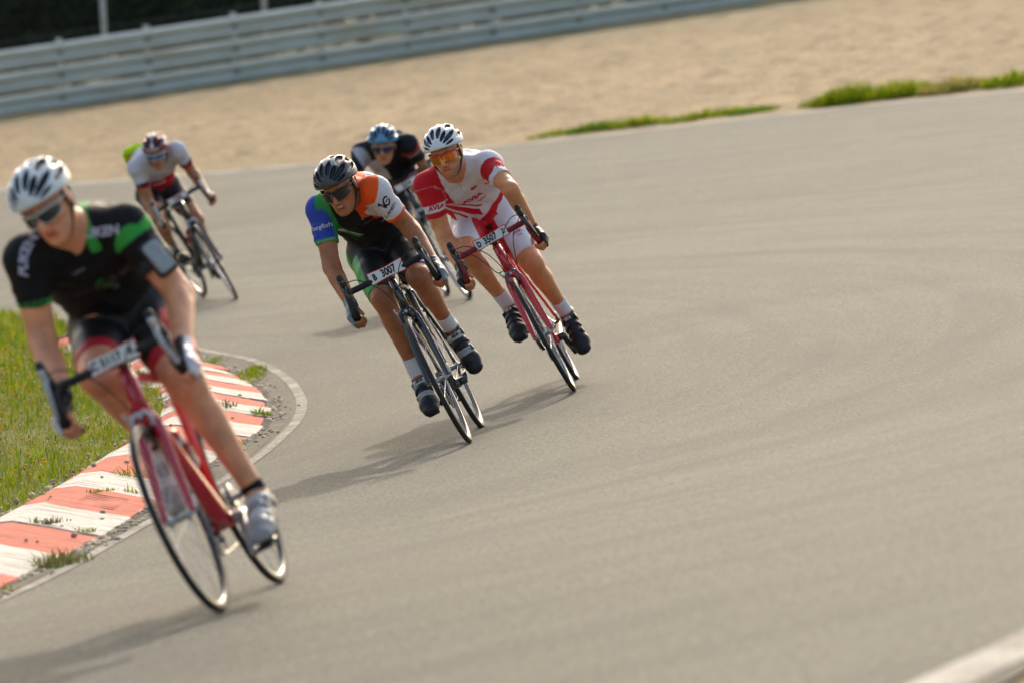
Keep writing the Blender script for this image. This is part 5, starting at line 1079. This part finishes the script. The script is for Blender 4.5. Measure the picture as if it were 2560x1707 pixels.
SPEC=[
('R1',P1_,'nearest cyclist, in black jersey with green sleeve band and grey phone armband','red racing bicycle with fat down tube ridden by the cyclist nearest the camera',((A3(.60,.008,.030),A3(.52,.008,.03))),A3(.014,.014,.015),
  [('C 5117',.040,.95,-.024,-.001,.0016,K_),('B',.034,.95,.066,-.001,.0012,K_)],dict(fat=1.35,lever=SIL*.7,brake=SIL,rim=.016,rimc=SIL*.12,rimt=.25,crank=SIL*.6,bottles=[(A3(.55,.55,.55),A3(.45,.03,.04),'white and red water bottle on the down tube of the nearest red bicycle')],cage=SIL*.5,bottle2=False,pl=(.088,.027),post=SIL)),
('R2',P2_,'cyclist in black jersey with orange-white and blue sleeves and dark grey helmet','black racing bicycle with race plate B 3007',((A3(.018,.018,.020),A3(.016,.016,.018))),A3(.014,.014,.015),
  [('B',.044,.72,-.062,0,.0022,K_),('3007',.052,.72,.012,0,.0020,K_)],dict(fat=1.0,rim=.022,rimc=A3(.10,.10,.10),brake=BK,stem=BK,bottles=[(A3(.62,.60,.60),A3(.50,.02,.05),'white and red water bottle in the black bicycle frame')],cage=BK,loops=False,pl=(.090,.028))),
('R3',P3_,'cyclist in white and red kit with white helmet and red mirrored glasses','red and black racing bicycle with red bar tape and race plate D 3507',((A3(.62,.008,.018),A3(.62,.008,.018))),A3(.26,.014,.025),
  [('D',.042,.72,-.072,-.001,.0022,K_),('3507',.050,.74,-.006,0,.0020,K_),('Z',.034,.75,.072,.001,.001,K_)],dict(fat=1.15,rim=.022,rimc=SIL*.5,brake=A3(.12,.12,.13),decal='carbon',loops=True,barend=True,pl=(.094,.026),saddle=BK,bottles=None,pedal=A3(.35,.01,.02),curv=1.5)),
('R5',P5_,'distant cyclist in white jersey with red hem and red-white helmet','dark racing bicycle with red front tyre at the far left of the group',((A3(.02,.02,.022),A3(.02,.02,.022))),A3(.014,.014,.015),
  [('3182',.040,.85,0,0,.0016,K_)],dict(fat=1.15,rim=.028,rimc=SIL,brake=SIL,tyre=A3(.22,.03,.03),crank=SIL*.5,bottles=[(A3(.5,.5,.5),A3(.5,.03,.03),'grey and red bottle on the dark bicycle at the far left')],lever=SIL)),
('R4',P4_,'blue-helmeted cyclist in dark jersey, half hidden between two riders','dark racing bicycle with yellow bottle partly hidden behind the two middle riders',((A3(.05,.05,.055),A3(.05,.05,.055))),A3(.014,.014,.015),
  [('2214',.040,.85,0,0,.0016,K_)],dict(fat=1.1,dt=A3(.10,.09,.08),rim=.026,rimc=SIL,brake=SIL,lever=SIL,bottles=[(A3(.70,.45,.02),A3(.55,.33,.02),'yellow bottle on the partly hidden bicycle behind the middle riders')])),
]
for key,spec,plab,blab,fcols,barc,ptxt,opt in SPEC:
    broot,mat,S=make_bike(key,EMB[key],blab,fcols,barc,ptxt,opt)
    proot,info=make_person(key,EMB[key],mat,S,spec,plab)
    J=info['J']
    if key=='R3':  # wheel side text on fork blades
        pass
    if key=='R1':   # phone holder strapped to the left upper arm
        a,b=J['shL'],J['elL']; ax=nrm(b-a); n_=orth(A3(1,.55,.1),ax); sd_=np.cross(n_,ax); c=a*.47+b*.53+n_*.066
        ab=empty('armband',None); ab.parent=proot
        m=MB(); rbox(m,c,ax,sd_,n_,.070,.040,.009,A3(.018,.018,.02)); m.build('phone_case',M['rubber'],ab)
        m=MB(); rbox(m,c+n_*.004,ax,sd_,n_,.058,.031,.008,A3(.30,.33,.33)); m.build('phone_window',M['gloss'],ab)
        m=MB(); t_,p_,q_=basis(ax); cc=a*.47+b*.53; ring=[cc+.066*(math.cos(t)*p_+math.sin(t)*q_) for t in np.linspace(0,2*math.pi,26)]; tube(m,ring,.018,8,A3(.018,.018,.02),(.25,1.3) ,cap=False,up=tuple(ax)); m.build('strap',M['rubber'],ab)
    if key=='R5':   # neon rain vest folded in the back pocket
        c=info['Hp']+info['sp']*info['Ls']*.55-info['fr']*.19-info['lat']*.085
        la,sp2,fr2=info['lat'],info['sp'],info['fr']
        V,F=mesh_prims([limb(c-la*.075+sp2*q_-fr2*w_,c+la*.06+sp2*(q_+.02)-fr2*w_*.5,[.032,.036,.030],k=.02) for q_,w_ in ((-.04,.0),(.01,.015),(.06,.01))]+[limb(c-la*.085-fr2*.01,c-la*.07+sp2*.08,[.028,.024],k=.02)],.006)
        vr=mkobj('rain_vest',V-c,F,M['cloth'],None,np.tile(A3(.55,.90,.01),(len(V),1))); vr.matrix_world=mat@Matrix.Translation(Vector(c)); tag(vr,'bright yellow green rain vest bundled on the back of the far left cyclist','vest')
    print(key,'built',round(time.time()-T0,1))
print('total',round(time.time()-T0,1))
